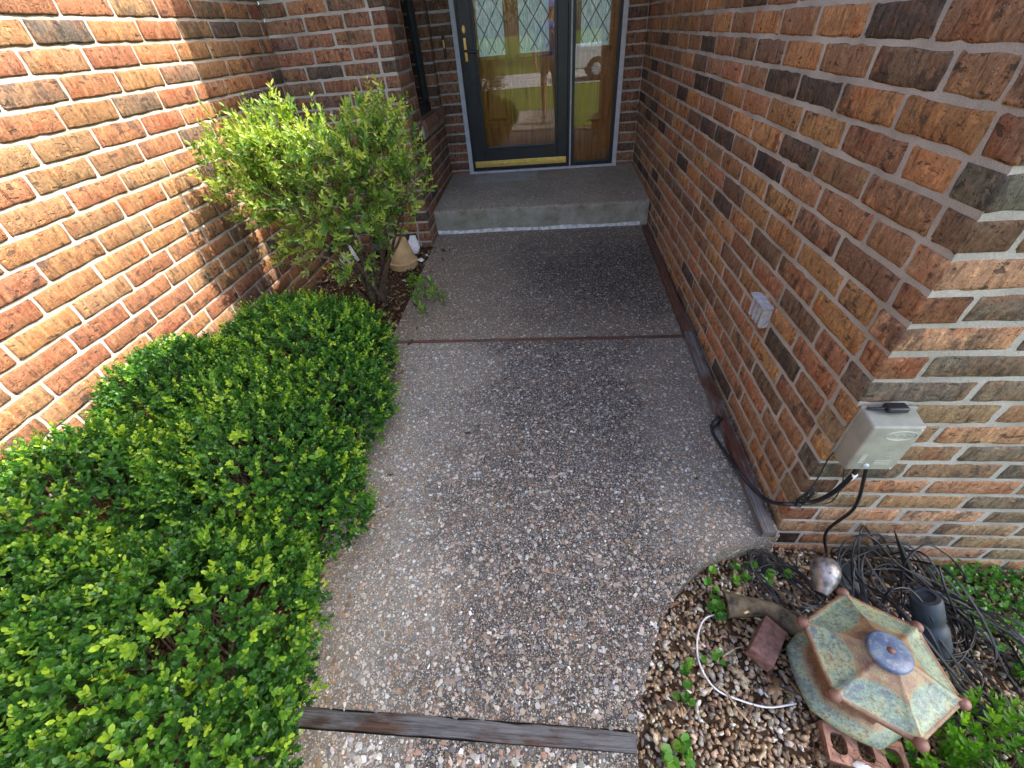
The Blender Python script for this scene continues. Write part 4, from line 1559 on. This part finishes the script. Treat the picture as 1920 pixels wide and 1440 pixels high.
pl = MB()
pl.box(.835, .885, YF - .034, YF - .008, .600, .616, bev=.005)
pl.tube(spline([(.80, YF - .012, .600), (.82, YF - .02, .604), (.84, YF - .02, .608)], 5), .004, 6)
tag(pl.build('plug', MAT['plastic_black'], None, True), 'black plug resting on top of the transformer box', 'plug')

MB_ = MB()
vr = thing('cable_bracket', 'small grey metal bracket on the right brick wall above the timber strip', 'bracket', (XR, 1.40, .54))
MB().box(XR - .006, XR + .004, 1.345, 1.462, .500, .582, bev=.0015).build('back_plate', MAT['vent_metal'], vr)
MB().box(XR - .034, XR - .004, 1.343, 1.464, .574, .583, bev=.0015).build('hood', MAT['vent_metal'], vr)
for y in (1.352, 1.385, 1.412, 1.445):
    MB().box(XR - .027, XR - .005, y - .008, y + .008, .497, .573, bev=.003).build('rib', MAT['vent_metal'], vr)


def cable(name, label, ctrl, r, mat=None, per=8, cat='cable', group=None, n=7):
    o = MB().tube(spline(ctrl, per), r, n).build(name, mat or MAT['plastic_black'], None, True)
    return tag(o, label, cat, group)


def W_(px, py, d=.012):                       # on the garage front, d in front of it
    return at(px, py, y=YF - d)


pl_y = lambda px, py, z: at(px, py, z=z)
cb = thing('power_cord', 'thick black cord sagging from the transformer box to the timber strip', 'cord', (.8, YF, .3))
ctrl = [(.848, YF - .045, .412), W_(1597, 893, .05), W_(1560, 925, .03), W_(1520, 942, .015), W_(1470, 945, .012), at(1440, 938, z=.075), at(1415, 918, z=.05), at(1385, 884, z=.045), at(1360, 848, z=.03), at(1338, 815, z=.02), at(1333, 797, z=.03)]
MB().tube(spline(ctrl, 8), .0068, 10).build('cord', MAT['plastic_black'], cb, True)
e0, e1 = Vector(at(1334, 800, z=.035)), Vector(at(1351, 783, z=.062))
MB().tube([e0, e0.lerp(e1, .2), e0.lerp(e1, .25), e1], [.008, .009, .0135, .0135], 14).build('connector', MAT['plastic_black'], cb, True)
MB().tube([W_(1603, 888, .052), W_(1592, 899, .046)], .0078, 8).build('frayed_sheath', MAT['white_plastic'], cb, True)
cable('cable', 'black cable hanging from the transformer box down to the silver spotlight', [(.872, YF - .04, .412), W_(1618, 905, .03), W_(1610, 935, .014), W_(1595, 960, .012), W_(1555, 990, .012), W_(1546, 1010, .012), W_(1549, 1030, .03), at(1550, 1046, z=.012)], .0052)
tie = thing('wire_bundle', 'thin black wire tied in a small bundle at the brick corner', 'wire', (XR, YF, .3))
tb = MB()
tb.tube(spline([W_(1563, 848, .012), W_(1552, 862, .015), W_(1540, 885, .015), W_(1525, 910, .02), W_(1512, 930, .02)], 6), .0019, 6)
cc = Vector(W_(1508, 935, .022))
for i in range(7):
    a0 = random.uniform(-.5, .5)
    lp = []
    for w in np.linspace(0, 2 * math.pi, 17):
        x_, z_ = .013 * math.cos(w) + random.uniform(-.0008, .0008), .046 * math.sin(w) * random.uniform(.92, 1.05)
        lp.append(cc + Vector((x_ * math.cos(a0) - z_ * math.sin(a0), random.uniform(-.006, .006), x_ * math.sin(a0) + z_ * math.cos(a0))))
    tb.tube(lp, .0012, 5, False)
tb.tube(spline([W_(1508, 935, .02), W_(1530, 945, .015), W_(1560, 940, .013), W_(1578, 910, .012), W_(1583, 878, .012)], 6), .0017, 6)
tb.build('loops', MAT['plastic_black'], tie, True)
tb2 = MB()
tb2.lathe([(.0075, -.004), (.008, 0), (.0075, .004)], 12, Matrix.Translation(cc), False)
tb2.build('tie', MAT['plastic_black'], tie, True)

# ------------------------------------------------------------------ cable tangle and garden lights
def tangle(label, c, n_loop, rx, ry, seed, lift=.10, r=.0020, ang=0.0):
    rg = random.Random(seed)
    pts = []
    ph = 0
    for i in range(n_loop * 7):
        ph += 2 * math.pi / 7 * rg.uniform(.85, 1.15)
        k = 1 + rg.uniform(-.3, .3)
        x_, y_ = rx * k * math.cos(ph), ry * k * math.sin(ph)
        X_ = c[0] + x_ * math.cos(ang) - y_ * math.sin(ang) + rg.uniform(-.03, .03)
        Y_ = c[1] + x_ * math.sin(ang) + y_ * math.cos(ang) + rg.uniform(-.03, .03)
        Y_ = min(Y_, YF - .014)
        Z_ = zbed(X_) + .010 + lift * rg.random() ** 2 * (1.1 if Y_ > c[1] else .5)
        pts.append((X_, Y_, Z_))
    P_ = spline(pts, 6)
    m_ = MB().tube(P_, r, 6)
    off = [Vector(q_) + Vector((.0028, .0012, .001)) for q_ in P_]
    m_.tube(off, r, 6)                        # two-core flex
    return tag(m_.build('cable_coil', MAT['plastic_black'], None, True), label, 'cable', 'loose garden light cable')


tangle('large tangled coil of black cable right of the silver spotlight, against the wall', (1.14, .66), 11, .17, .17, 3, .20, ang=-.7)
tangle('black cable coils trailing down the right side behind the ceramic lantern', (1.26, .52), 10, .24, .13, 5, .14, ang=-.75)
tangle('black cable loops between the dark lamp and the lime green shrub', (1.14, .44), 6, .13, .10, 9, .10, ang=-.5)
tangle('small black cable loops at the foot of the corner, left of the silver spotlight', (.78, .66), 6, .12, .07, 12, .05, ang=-.6)


def arc(label, pix, zs, r=.0028):
    return cable('cable', label, [at(p_[0], p_[1], z=z) if z is not None else atbed(p_[0], p_[1], .01) for p_, z in zip(pix, zs)], r)


arc('black cable arching highest against the brick above the tangle', [(1600, 1110), (1597, 1050), (1610, 1005), (1640, 1012), (1680, 1055), (1730, 1090), (1790, 1160)], [None, .05, .12, .12, .03, -.05, None])
arc('black cable loop springing from the tangle toward the green ground cover', [(1690, 1130), (1695, 1060), (1735, 1022), (1775, 1040), (1800, 1065), (1815, 1090)], [None, 0, .05, .0, -.08, None])
arc('black cable circling over the dark lamp', [(1655, 1140), (1665, 1110), (1700, 1103), (1730, 1130), (1750, 1170), (1765, 1215)], [None, .04, .05, .03, -.02, None])
arc('long black cable running down the right side to the bottom edge', [(1745, 1085), (1800, 1130), (1850, 1190), (1885, 1240), (1912, 1300)], [-.03, None, None, None, None])
arc('black cable sweeping down beside the dark lamp to the shrub', [(1760, 1060), (1775, 1110), (1800, 1170), (1825, 1235), (1835, 1255)], [.02, -.03, None, None, None])


def spike(label, foot, tip_, w=.016):
    a, b_ = Vector(foot), Vector(tip_)
    o = MB().tube([a, a.lerp(b_, .5), b_], [w, w * .62, .0015], 4).build('ground_spike', MAT['plastic_black'], None)
    return tag(o, label, 'spike', 'garden light ground spikes')


spike('black plastic ground spike standing up out of the cable tangle', atbed(1710, 1085, .02), at(1677, 995, z=.17))
spike('black plastic ground spike lying from the lantern toward the silver spotlight', atbed(1600, 1120, .05), at(1556, 1073, z=.02), .012)
spike('black plastic ground spike on the gravel by the timber end', atbed(1425, 1045, .02), atbed(1440, 1085, .02), .022)


def spotlight():
    c_ = np.array(at(1547, 1075, z=-.02))
    a_ = np.array(at(1548, 1040, z=.0))
    root = thing('garden_spotlight', 'silver bullet shaped garden spotlight lying by the brick corner', 'spotlight', tuple(c_))
    ax = Vector(np.array(at(1538, 1105, z=-.03)) - np.array(at(1550, 1045, z=.01))).normalized()
    q_ = ax.to_track_quat('Z', 'Y').to_matrix().to_4x4()
    Mq_ = Matrix.Translation(tuple(c_)) @ q_
    prof = [(.001, -.055), (.016, -.052), (.029, -.043), (.038, -.028), (.0415, -.010), (.040, .010), (.034, .030), (.027, .046), (.022, .058), (.020, .066), (.016, .066)]
    autosmooth(MB().lathe(prof, 32, Mq_, False).build('housing', MAT['lamp_metal'], root), 60)
    MB().lathe([(.001, .060), (.0185, .060), (.019, .070), (.001, .072)], 24, Mq_, False).build('lens', MAT['plastic_black'], root, True)


spotlight()


def black_lamp():
    f0 = Vector(atbed(1750, 1215, .04))
    t_ = Vector(at(1735, 1118, z=.03))
    ax = (t_ - f0).normalized()
    Mq_ = Matrix.Translation(f0) @ ax.to_track_quat('Z', 'Y').to_matrix().to_4x4()
    L_ = (t_ - f0).length
    root = thing('garden_light', 'dark cylindrical garden light leaning among the cables', 'garden light', tuple(f0))
    autosmooth(MB().lathe([(.001, 0), (.042, 0), (.044, .01), (.044, L_ * .42), (.038, L_ * .5), (.036, L_ * .52), (.036, L_ * .60)], 28, Mq_, False).build('base', MAT['plastic_blue_black'], root), 40)
    autosmooth(MB().lathe([(.036, L_ * .60), (.0385, L_ * .61), (.0385, L_ * .93), (.034, L_), (.024, L_ * 1.01), (.022, L_ * .97), (.001, L_ * .96)], 28, Mq_, False).build('collar', MAT['plastic_blue_black'], root), 40)


black_lamp()
pk = Vector(atbed(1585, 1085, .018))
tag(autosmooth(MB().lathe([(.001, .0), (.055, .0), (.058, .006), (.058, .022), (.050, .028), (.001, .030)], 28, Matrix.Translation(pk) @ Matrix.Rotation(.25, 4, 'Y')).build('lamp_cap', MAT['plastic_blue_black']), 40), 'flat round dark plastic lamp cap beside the silver spotlight', 'lamp cap')

# ------------------------------------------------------------------ ceramic lantern
def hexlantern():
    cx_, cy_ = .812, .394
    zg = zbed(cx_)
    root = thing('ceramic_lantern', 'six-sided glazed ceramic garden lantern with a blue disc on its roof', 'lantern', (cx_, cy_, zg))
    A0 = math.pi / 6

    def hexr(a, R):                              # radius of a hexagon outline at angle a, corners at 30+60k degrees
        w = (a - A0) % (math.pi / 3)
        return R * math.cos(math.pi / 6) / math.cos(w - math.pi / 6)
    NA, NR = 96, 20
    V, F, PA = [], [], []
    for j in range(NR + 1):
        f = j / NR
        for i in range(NA):
            a = 2 * math.pi * i / NA + A0
            w = ((a - A0) % (math.pi / 3)) / (math.pi / 3)          # 0..1 between two ridges
            u_ = abs(w - .5) * 2                                     # 1 at the ridge
            R = hexr(a, .165)
            r = .03 + (R - .03) * f
            z = .185 - .062 * f ** .9
            ridge = max(0, 1 - (1 - u_) * (2.2 + 5 * f))
            pv = (f - (.36 + .14 * u_ ** 2.5))
            pn = min(max(pv * 6 + .40, 0.40), 1) * min(max((.97 - f) * 16, 0), 1) * min(max((.98 - u_ * (.80 + .14 * f)) * 7, 0), 1)
            z += .006 * ridge * (.3 + f) - .006 * pn
            z += .004 * u_ ** 6 * f ** 3
            V.append((cx_ + r * math.cos(a), cy_ + r * math.sin(a), z))
            PA.append(pn)
    nb = len(V)
    for k, (sc_, dz) in enumerate(((1.0, -.012), (.97, -.017), (.86, -.016))):
        for i in range(NA):
            x, y, z = V[NR * NA + i]
            V.append((cx_ + (x - cx_) * sc_, cy_ + (y - cy_) * sc_, z + dz))
            PA.append(.0)
    rows = NR + 4
    for j in range(rows - 1):
        for i in range(NA):
            F.append((j * NA + i, j * NA + (i + 1) % NA, (j + 1) * NA + (i + 1) % NA, (j + 1) * NA + i))
    F = [tuple(reversed(f)) for f in F]
    me = fast_mesh('roof', np.array(V), np.array(F), {'panel': np.array(PA)}, True)
    rf_ = obj('roof', me, MAT['glaze'], root)
    for k in range(6):
        a = A0 + k * math.pi / 3
        c_ = Vector((cx_ + .163 * math.cos(a), cy_ + .163 * math.sin(a), .122))
        v0, f0 = ico(2)
        m_ = MB()
        m_.add([c_ + Vector(v) * .0155 for v in v0], [tuple(f) for f in f0])
        m_.build('corner_knob', MAT['glaze_rust'], rf_, True)
    Md = Matrix.Translation((cx_ - .004, cy_ - .002, .183))
    dk = MB().lathe([(.030, -.012), (.045, -.004), (.0475, .003), (.046, .009), (.042, .0115), (.012, .0125), (.008, .0125)], 40, Md, False)
    autosmooth(dk.build('disc', MAT['glaze_blue'], rf_), 50)
    v0, f0 = ico(2)
    MB().add([Md @ (Vector(v) * .0085 + Vector((0, 0, .0125))) for v in v0], [tuple(f) for f in f0]).build('stud', MAT['glaze_rust'], rf_, True)
    # neck under the roof
    def hexloft(rings, name, panel, rnd=.0):
        V, F, PA = [], [], []
        N_ = 72
        for (R, z, pn) in rings:
            for i in range(N_):
                a = 2 * math.pi * i / N_
                rr = hexr(a, R) * (1 - rnd) + R * .93 * rnd
                V.append((cx_ + rr * math.cos(a), cy_ + rr * math.sin(a), z))
                PA.append(pn)
        for j in range(len(rings) - 1):
            for i in range(N_):
                F.append((j * N_ + i, j * N_ + (i + 1) % N_, (j + 1) * N_ + (i + 1) % N_, (j + 1) * N_ + i))
        o = obj(name, fast_mesh(name, np.array(V), np.array(F), {'panel': np.array(PA)}, True), MAT['glaze'], root)
        return o
    hexloft([(.13, .105, 0), (.105, .10, 0), (.10, .02, .2), (.105, -.02, .3)], 'neck', 0)
    hexloft([(.100, -.018, .2), (.118, -.022, .5), (.140, -.030, .9), (.150, -.036, .8), (.156, -.044, .9), (.154, -.052, .5), (.146, -.064, .1), (.130, -.074, 0), (.09, -.078, 0), (.085, -.14, 0)], 'base_tier', 0, .45)


t = NT('ceramic_rust')
v = t.coord()
t.fin(t.ramp(t.noise(v, 60, 5, .7), [(.3, (.10, .045, .03)), (.55, (.18, .082, .055)), (.75, (.26, .15, .10))]), .5, t.bump(t.noise(v, 200, 3), .2, .002))
MAT['glaze_rust'] = t.m
t = NT('ceramic_blue')
v = t.coord()
n2 = t.noise(v, 130, 5, .8)
c = t.ramp(t.noise(v, 30, 4), [(.3, (.035, .055, .12)), (.5, (.075, .115, .20)), (.7, (.17, .215, .25))])
c = t.mix(t.math('MULTIPLY', t.step(n2, .54, .60), .7), c, (.26, .26, .20))
c = t.mix(t.math('MULTIPLY', t.step(n2, .42, .36), .6), c, (.05, .05, .08))
MAT['glaze_blue'] = t.fin(c, .35, t.bump(n2, .2, .002), .5)
MAT['shard'] = plain('weathered_ceramic', (.12, .092, .055), .7, bumpy=.6, var=.5, scale=30, bdist=.004)
hexlantern()

# broken ceramic leg (a gutter-shaped bent piece)
def leg():
    p0, p1, p2 = Vector(atbed(1358, 1133, .03)), Vector(atbed(1440, 1142, .045)), Vector(atbed(1520, 1195, .05))
    pts = spline([p0, p0.lerp(p1, .5), p1, p1.lerp(p2, .5), p2], 5)
    V, F = [], []
    N_ = 10
    for i, p in enumerate(pts):
        tdir = Vector(pts[min(i + 1, len(pts) - 1)] - pts[max(i - 1, 0)]).normalized()
        sd_ = tdir.cross(Vector((0, 0, 1))).normalized()
        upv = sd_.cross(tdir)
        w = .030 + .004 * math.sin(i * .5) + .012 * max(0, 1 - i / 3)
        for R in (w, w * .72):
            for k in range(N_):
                a = math.pi * (.0 + 1.0 * k / (N_ - 1)) - .25
                V.append(Vector(p) + sd_ * (R * math.cos(a)) + upv * (R * math.sin(a) * .85))
    row = 2 * N_
    for i in range(len(pts) - 1):
        b_ = i * row
        for k in range(N_ - 1):
            F.append((b_ + k, b_ + k + 1, b_ + row + k + 1, b_ + row + k))
            F.append((b_ + N_ + k + 1, b_ + N_ + k, b_ + row + N_ + k, b_ + row + N_ + k + 1))
        F.append((b_ + N_, b_, b_ + row, b_ + row + N_))
        F.append((b_ + N_ - 1, b_ + 2 * N_ - 1, b_ + row + 2 * N_ - 1, b_ + row + N_ - 1))
    for b_ in (0, (len(pts) - 1) * row):
        for k in range(N_ - 1):
            F.append((b_ + k, b_ + k + 1, b_ + N_ + k + 1, b_ + N_ + k))
    V = np.array([tuple(v_) for v_ in V])
    o = obj('ceramic_shard', fast_mesh('ceramic_shard', V, np.array(F), {'panel': np.tile(np.concatenate([np.full(N_, .30), np.zeros(N_)]), len(pts))}, True), MAT['shard'])
    tag(o, 'broken gutter-shaped ceramic shard lying on the gravel left of the lantern', 'ceramic piece')


leg()


def loose_brick(name, label, c, size, eul, col, holes=0):
    root = thing(name, label, 'brick', tuple(c))
    bm = bmesh.new()
    L_, W2, H2 = size
    M = Matrix.Translation(c) @ Matrix.Rotation(eul[2], 4, 'Z') @ Matrix.Rotation(eul[1], 4, 'Y') @ Matrix.Rotation(eul[0], 4, 'X')
    mt = plain('loose_' + name, col, .9, bumpy=.6, var=.25, scale=55, bdist=.003)
    if not holes:
        bmesh.ops.create_cube(bm, size=1)
        for v_ in bm.verts:
            v_.co = Vector((v_.co.x * L_, v_.co.y * W2, v_.co.z * H2)) + Vector([random.uniform(-.004, .004) for _ in range(3)])
        bmesh.ops.bevel(bm, geom=bm.edges[:], offset=.003, segments=2, profile=.5, affect='EDGES')
        bmesh.ops.transform(bm, matrix=M, verts=bm.verts)
        m_ = bpy.data.meshes.new(name)
        bm.to_mesh(m_)
        bm.free()
        autosmooth(obj('body', m_, mt, root), 40)
    else:
        bm.free()
        # top plate with rounded slots bridged to an inner wall
        V, F = [], []
        nh = holes
        cell = L_ / nh
        NS = 24
        for top_ in (1, 0):
            z = H2 / 2 if top_ else -H2 / 2
            for hI in range(nh):
                x0 = -L_ / 2 + cell * hI
                for k in range(NS):
                    a = 2 * math.pi * k / NS
                    hx, hy = cell * .30, W2 * .27
                    ex = abs(math.cos(a)) ** .7 * math.copysign(1, math.cos(a)) * hx
                    ey = abs(math.sin(a)) ** .7 * math.copysign(1, math.sin(a)) * hy
                    V.append((x0 + cell / 2 + ex, ey, z))
                for k in range(NS):
                    a = 2 * math.pi * k / NS
                    m__ = max(abs(math.cos(a)), abs(math.sin(a)))
                    V.append((x0 + cell / 2 + math.cos(a) / m__ * cell / 2, math.sin(a) / m__ * W2 / 2, z))
        half = nh * 2 * NS
        for tI in (0, 1):
            for hI in range(nh):
                b_ = tI * half + hI * 2 * NS
                for k in range(NS):
                    F.append((b_ + k, b_ + NS + k, b_ + NS + (k + 1) % NS, b_ + (k + 1) % NS))
        for hI in range(nh):
            b_ = hI * 2 * NS
            for k in range(NS):
                F.append((b_ + k, b_ + (k + 1) % NS, half + b_ + (k + 1) % NS, half + b_ + k))
                x, y, _z = V[b_ + NS + k]
                x2, y2, _z = V[b_ + NS + (k + 1) % NS]
                if (abs(abs(y) - W2 / 2) < 1e-6 and abs(abs(y2) - W2 / 2) < 1e-6) or (abs(abs(x) - L_ / 2) < 1e-6 and abs(abs(x2) - L_ / 2) < 1e-6):
                    F.append((b_ + NS + k, half + b_ + NS + k, half + b_ + NS + (k + 1) % NS, b_ + NS + (k + 1) % NS))
        V = [M @ Vector(v_) for v_ in V]
        obj('body', me_from(name, V, F, False), mt, root)
        for (x, y, s_) in ((-.02, -W2 * .42, .018), (.045, -W2 * .40, .013)):
            v0, f0 = ico(2)
            MB().add([M @ (Vector((v[0] * s_ * 1.3, v[1] * s_ * .55, v[2] * .004)) * random.uniform(.9, 1.1) + Vector((x, y, H2 / 2))) for v in v0], [tuple(f) for f in f0]).build('mortar_crust', MAT['caulk'], root, True)
    return root


loose_brick('half_brick', 'broken half of a purplish red brick lying in the gravel beside the lantern', Vector((.620, .470, -.030)), (.125, .068, .052), (.06, .16, .846), (.20, .105, .085))
loose_brick('cored_brick', 'pinkish brick with three core holes under the edge of the lantern', Vector((.797, .245, -.108)), (.185, .085, .055), (.0, .03, -.20), (.36, .19, .13), 3)
q = atbed(1590, 1425, .02)
fm = thing('fibre_mat', 'scrap of brown coconut fibre at the bottom edge by the cored brick', 'fibre', tuple(q))
m = MB()
for i in range(520):
    a = random.uniform(0, 2 * math.pi)
    b0 = Vector(q) + Vector((random.gauss(0, .035), random.gauss(0, .02), random.uniform(-.02, .01)))
    l_ = random.uniform(.015, .04)
    m.tube([b0, b0 + Vector((math.cos(a) * l_, math.sin(a) * l_, random.uniform(-.004, .014)))], .0007, 3, False)
o = m.build('fibres', MAT['fibre'], fm)
o['kind'] = 'stuff'
cable('white_wire', 'white wire curving through the gravel around the half brick', [atbed(1478, 1192, .02), atbed(1420, 1160, .015), atbed(1370, 1152, .012), atbed(1325, 1158, .010), atbed(1308, 1195, .010), atbed(1312, 1245, .010), atbed(1340, 1290, .010), atbed(1385, 1312, .010), atbed(1440, 1326, .010), atbed(1493, 1319, .012)], .0026, MAT['white_plastic'], cat='wire')
for lab, a, b_, r in (('dry stick lying in the gravel below the half brick', (1345, 1285), (1405, 1355), .0045), ('forked twig beside the half brick', (1355, 1230), (1395, 1212), .0035), ('pale splinter of wood at the bottom edge of the gravel', (1432, 1405), (1425, 1435), .006)):
    P0, P1 = Vector(atbed(*a, .012)), Vector(atbed(*b_, .014))
    pth = [P0, P0.lerp(P1, .3) + Vector((.004, .003, .004)), P0.lerp(P1, .65) + Vector((-.004, .002, .005)), P1]
    tag(MB().tube(spline(pth, 4), [r * (1 - .05 * i) for i in range(13)], 7).build('stick', MAT['dry'], None, True), lab, 'stick')
def oak_leaf(label, px, s_, rz, mat):
    c_ = Vector(atbed(*px, .022))
    V = []
    for k in range(28):
        a = 2 * math.pi * k / 28
        r = s_ * (1 + .28 * math.cos(a * 7)) * (1.0 if abs(math.cos(a)) > .5 else .62)
        V.append((r * math.cos(a), r * .7 * math.sin(a), .006 * math.sin(a * 3)))
    V.append((0, 0, .008))
    F = [(k, (k + 1) % 28, 28) for k in range(28)]
    o_ = obj('dead_leaf', me_from('dead_leaf', V, F), mat)
    sm = o_.modifiers.new('thick', 'SOLIDIFY')
    sm.thickness = .0012
    o_.location = c_
    o_.rotation_euler = (.2, .25, rz)
    tag(o_, label, 'leaf', 'dead leaves on the gravel')


oak_leaf('curled dead oak leaf between the half brick and the lantern base', (1455, 1290), .035, .8, MAT['dead_leaf'])
oak_leaf('pale dead leaf right of the white wire', (1385, 1262), .028, 2.2, MAT['dry'])

# ------------------------------------------------------------------ what the door glass mirrors: photographer, street, trees
def person():
    root = thing('person', 'person in blue shirt and tan shorts, mirrored in the door glass', 'person', (.0, -.75, zslab(-.75)))
    J = {'pel': (0, -.75, .93), 'spine': (0, -.74, 1.15), 'chest': (0, -.73, 1.33), 'neck': (0, -.72, 1.50), 'head': (0, -.70, 1.62), 'top': (0, -.70, 1.72),
         'hl': (-.10, -.75, .88), 'kl': (-.11, -.70, .48), 'al': (-.11, -.74, .06), 'tl': (-.12, -.58, .0), 'hr': (.10, -.75, .88), 'kr': (.11, -.76, .48), 'ar': (.12, -.84, .06), 'tr': (.13, -.68, .0),
         'sl': (-.19, -.73, 1.42), 'el': (-.26, -.70, 1.14), 'wl': (-.25, -.62, .90), 'gl': (-.24, -.60, .80), 'sr': (.19, -.73, 1.42), 'er': (.22, -.52, 1.20), 'wr': (.08, -.32, 1.30), 'gr': (.05, -.25, 1.36)}
    E = [('pel', 'spine'), ('spine', 'chest'), ('chest', 'neck'), ('neck', 'head'), ('head', 'top'), ('pel', 'hl'), ('hl', 'kl'), ('kl', 'al'), ('al', 'tl'), ('pel', 'hr'), ('hr', 'kr'), ('kr', 'ar'), ('ar', 'tr'), ('chest', 'sl'), ('sl', 'el'), ('el', 'wl'), ('wl', 'gl'), ('chest', 'sr'), ('sr', 'er'), ('er', 'wr'), ('wr', 'gr')]
    Rr = {'pel': .15, 'spine': .14, 'chest': .15, 'neck': .06, 'head': .095, 'top': .07, 'hl': .105, 'hr': .105, 'kl': .065, 'kr': .065, 'al': .042, 'ar': .042, 'tl': .035, 'tr': .035, 'sl': .07, 'sr': .07, 'el': .048, 'er': .048, 'wl': .03, 'wr': .03, 'gl': .035, 'gr': .035}
    ks = list(J)
    m_ = bpy.data.meshes.new('body')
    dz = zslab(-.75) + .035
    m_.from_pydata([(x, y, z + dz) for x, y, z in J.values()], [(ks.index(a), ks.index(b_)) for a, b_ in E], [])
    o_ = bpy.data.objects.new('tmp', m_)
    COL.objects.link(o_)
    sk = o_.modifiers.new('skin', 'SKIN')
    for i, k in enumerate(ks):
        m_.skin_vertices[0].data[i].radius = (Rr[k], Rr[k] * .8)
        m_.skin_vertices[0].data[i].use_root = (k == 'pel')
    o_.modifiers.new('sub', 'SUBSURF').levels = 2
    dg = bpy.context.evaluated_depsgraph_get()
    me = bpy.data.meshes.new_from_object(o_.evaluated_get(dg))
    bpy.data.objects.remove(o_)
    skin = plain('skin', (.42, .24, .16), .55, var=.08)
    me.materials.clear()
    for mt in (skin, plain('blue_shirt', (.10, .15, .42), .9, var=.1), plain('tan_shorts', (.30, .22, .14), .9, var=.1), plain('dark_shoes', (.03, .03, .035), .7)):
        me.materials.append(mt)
    for p_ in me.polygons:
        x, y, z = p_.center
        z -= dz
        p_.use_smooth = True
        if z < .08:
            p_.material_index = 3
        elif .50 < z < .98 and abs(x) < .215:
            p_.material_index = 2
        elif .98 <= z < 1.49 and (abs(x) < .235 or z > 1.2) and y < -.5:
            p_.material_index = 1
        else:
            p_.material_index = 0
    obj('body', me, None, root)
    hp_ = MB()
    hp_.lathe([(.112, .0), (.108, .05), (.085, .095), (.001, .115)], 20, Matrix.Translation((0, -.70, 1.66 + dz)), False)
    hp_.box(-.07, .07, -.60, -.50, 1.655 + dz, 1.665 + dz, bev=.004)
    hp_.build('cap', plain('blue_cap', (.10, .14, .38), .9, var=.1), root, True)


person()


def pickup():
    x0, y0, z0 = 3.5, -12.6, -.395
    root = thing('pickup_truck', 'white pickup truck parked in the street, mirrored in the sidelight glass', 'truck', (x0, y0, z0))
    wp_ = plain('white_car_paint', (.75, .75, .76), .25, var=.02)
    prof = [(-2.6, .45), (2.7, .45), (2.7, 1.05), (2.55, 1.12), (1.35, 1.18), (.75, 1.80), (-.75, 1.82), (-.95, 1.15), (-2.6, 1.12)]
    V, F = [], []
    for yy in (-.92, .92):
        for (a, b_) in prof:
            tap = .13 if b_ > 1.3 else 0
            V.append((x0 + a, y0 + yy * (1 - tap), z0 + b_))
    n_ = len(prof)
    F = [tuple(range(n_)), tuple(range(2 * n_ - 1, n_ - 1, -1))] + [(i, n_ + i, n_ + (i + 1) % n_, (i + 1) % n_) for i in range(n_)]
    bd = obj('body', me_from('body', V, F, False), wp_, root)
    gl_ = plain('car_glass', (.03, .04, .05), .08)
    for s_ in (-1, 1):
        yy = y0 + s_ * .862
        MB().prism([(x0 - .68, 0), (x0 + .95, 0), (x0 + .62, 1), (x0 - .62, 1)], 0, 1)
        vv = [(x0 - .70, yy + s_ * .03, z0 + 1.22), (x0 + 1.12, yy + s_ * .03, z0 + 1.22), (x0 + .66, yy - s_ * .035, z0 + 1.72), (x0 - .66, yy - s_ * .035, z0 + 1.74)]
        obj('window', me_from('window', vv, [(0, 1, 2, 3)], False), gl_, bd)
    for wx in (-1.65, 1.75):
        for s_ in (-1, 1):
            Mw = Matrix.Translation((x0 + wx, y0 + s_ * .86, z0 + .38)) @ Matrix.Rotation(math.pi / 2, 4, 'X')
            w_ = MB().lathe([(.20, -.12), (.36, -.12), (.385, -.08), (.385, .08), (.36, .12), (.20, .12)], 28, Mw).build('wheel', MAT['rubber'], root)
            MB().lathe([(.02, -.135), (.19, -.128), (.21, -.10), (.21, .10), (.19, .128), (.02, .135)], 14, Mw).build('rim', MAT['vent_metal'], w_)


pickup()


def tree(label, x, y, hgt, r, n_):
    z0 = -.42
    root = thing('street_tree', label, 'tree', (x, y, z0), 'trees across the street')
    MB().tube(spline([(x, y, z0 - .1), (x + .1, y, z0 + hgt * .25), (x - .05, y, z0 + hgt * .6)], 5), [.22, .2, .18, .17, .16, .15, .14, .12, .1, .09, .08], 9).build('trunk', MAT['bark'], root, True)
    u_ = unit(rng.normal(0, 1, (n_, 3))) * rng.random((n_, 1)) ** .4
    lob = rng.normal(0, .35, (9, 3))
    p_ = np.array([x, y, z0 + hgt * .62]) + (u_ * .62 + lob[rng.integers(0, 9, n_)]) * np.array([r, r, hgt * .36])
    p_ = p_[p_[:, 2] > z0 + .6]
    A_ = sprigs(p_, rng.normal(0, 1, p_.shape), 4, np.full(len(p_), .25), np.full(len(p_), .30), .5, np.clip(.5 + rng.normal(0, .2, len(p_)), 0, 1), (.5, 1.2), .1)
    foliage('crown', A_, MAT['tree_leaf'], root)


tree('broad dark green tree across the street, mirrored left in the door glass', -5.5, -24, 7, 4.2, 1500)
tree('tall tree across the street, mirrored above the photographer', .5, -27, 8, 4.6, 1700)
tree('bushy tree across the street behind the pickup', 6.5, -23, 6.5, 4.2, 1500)
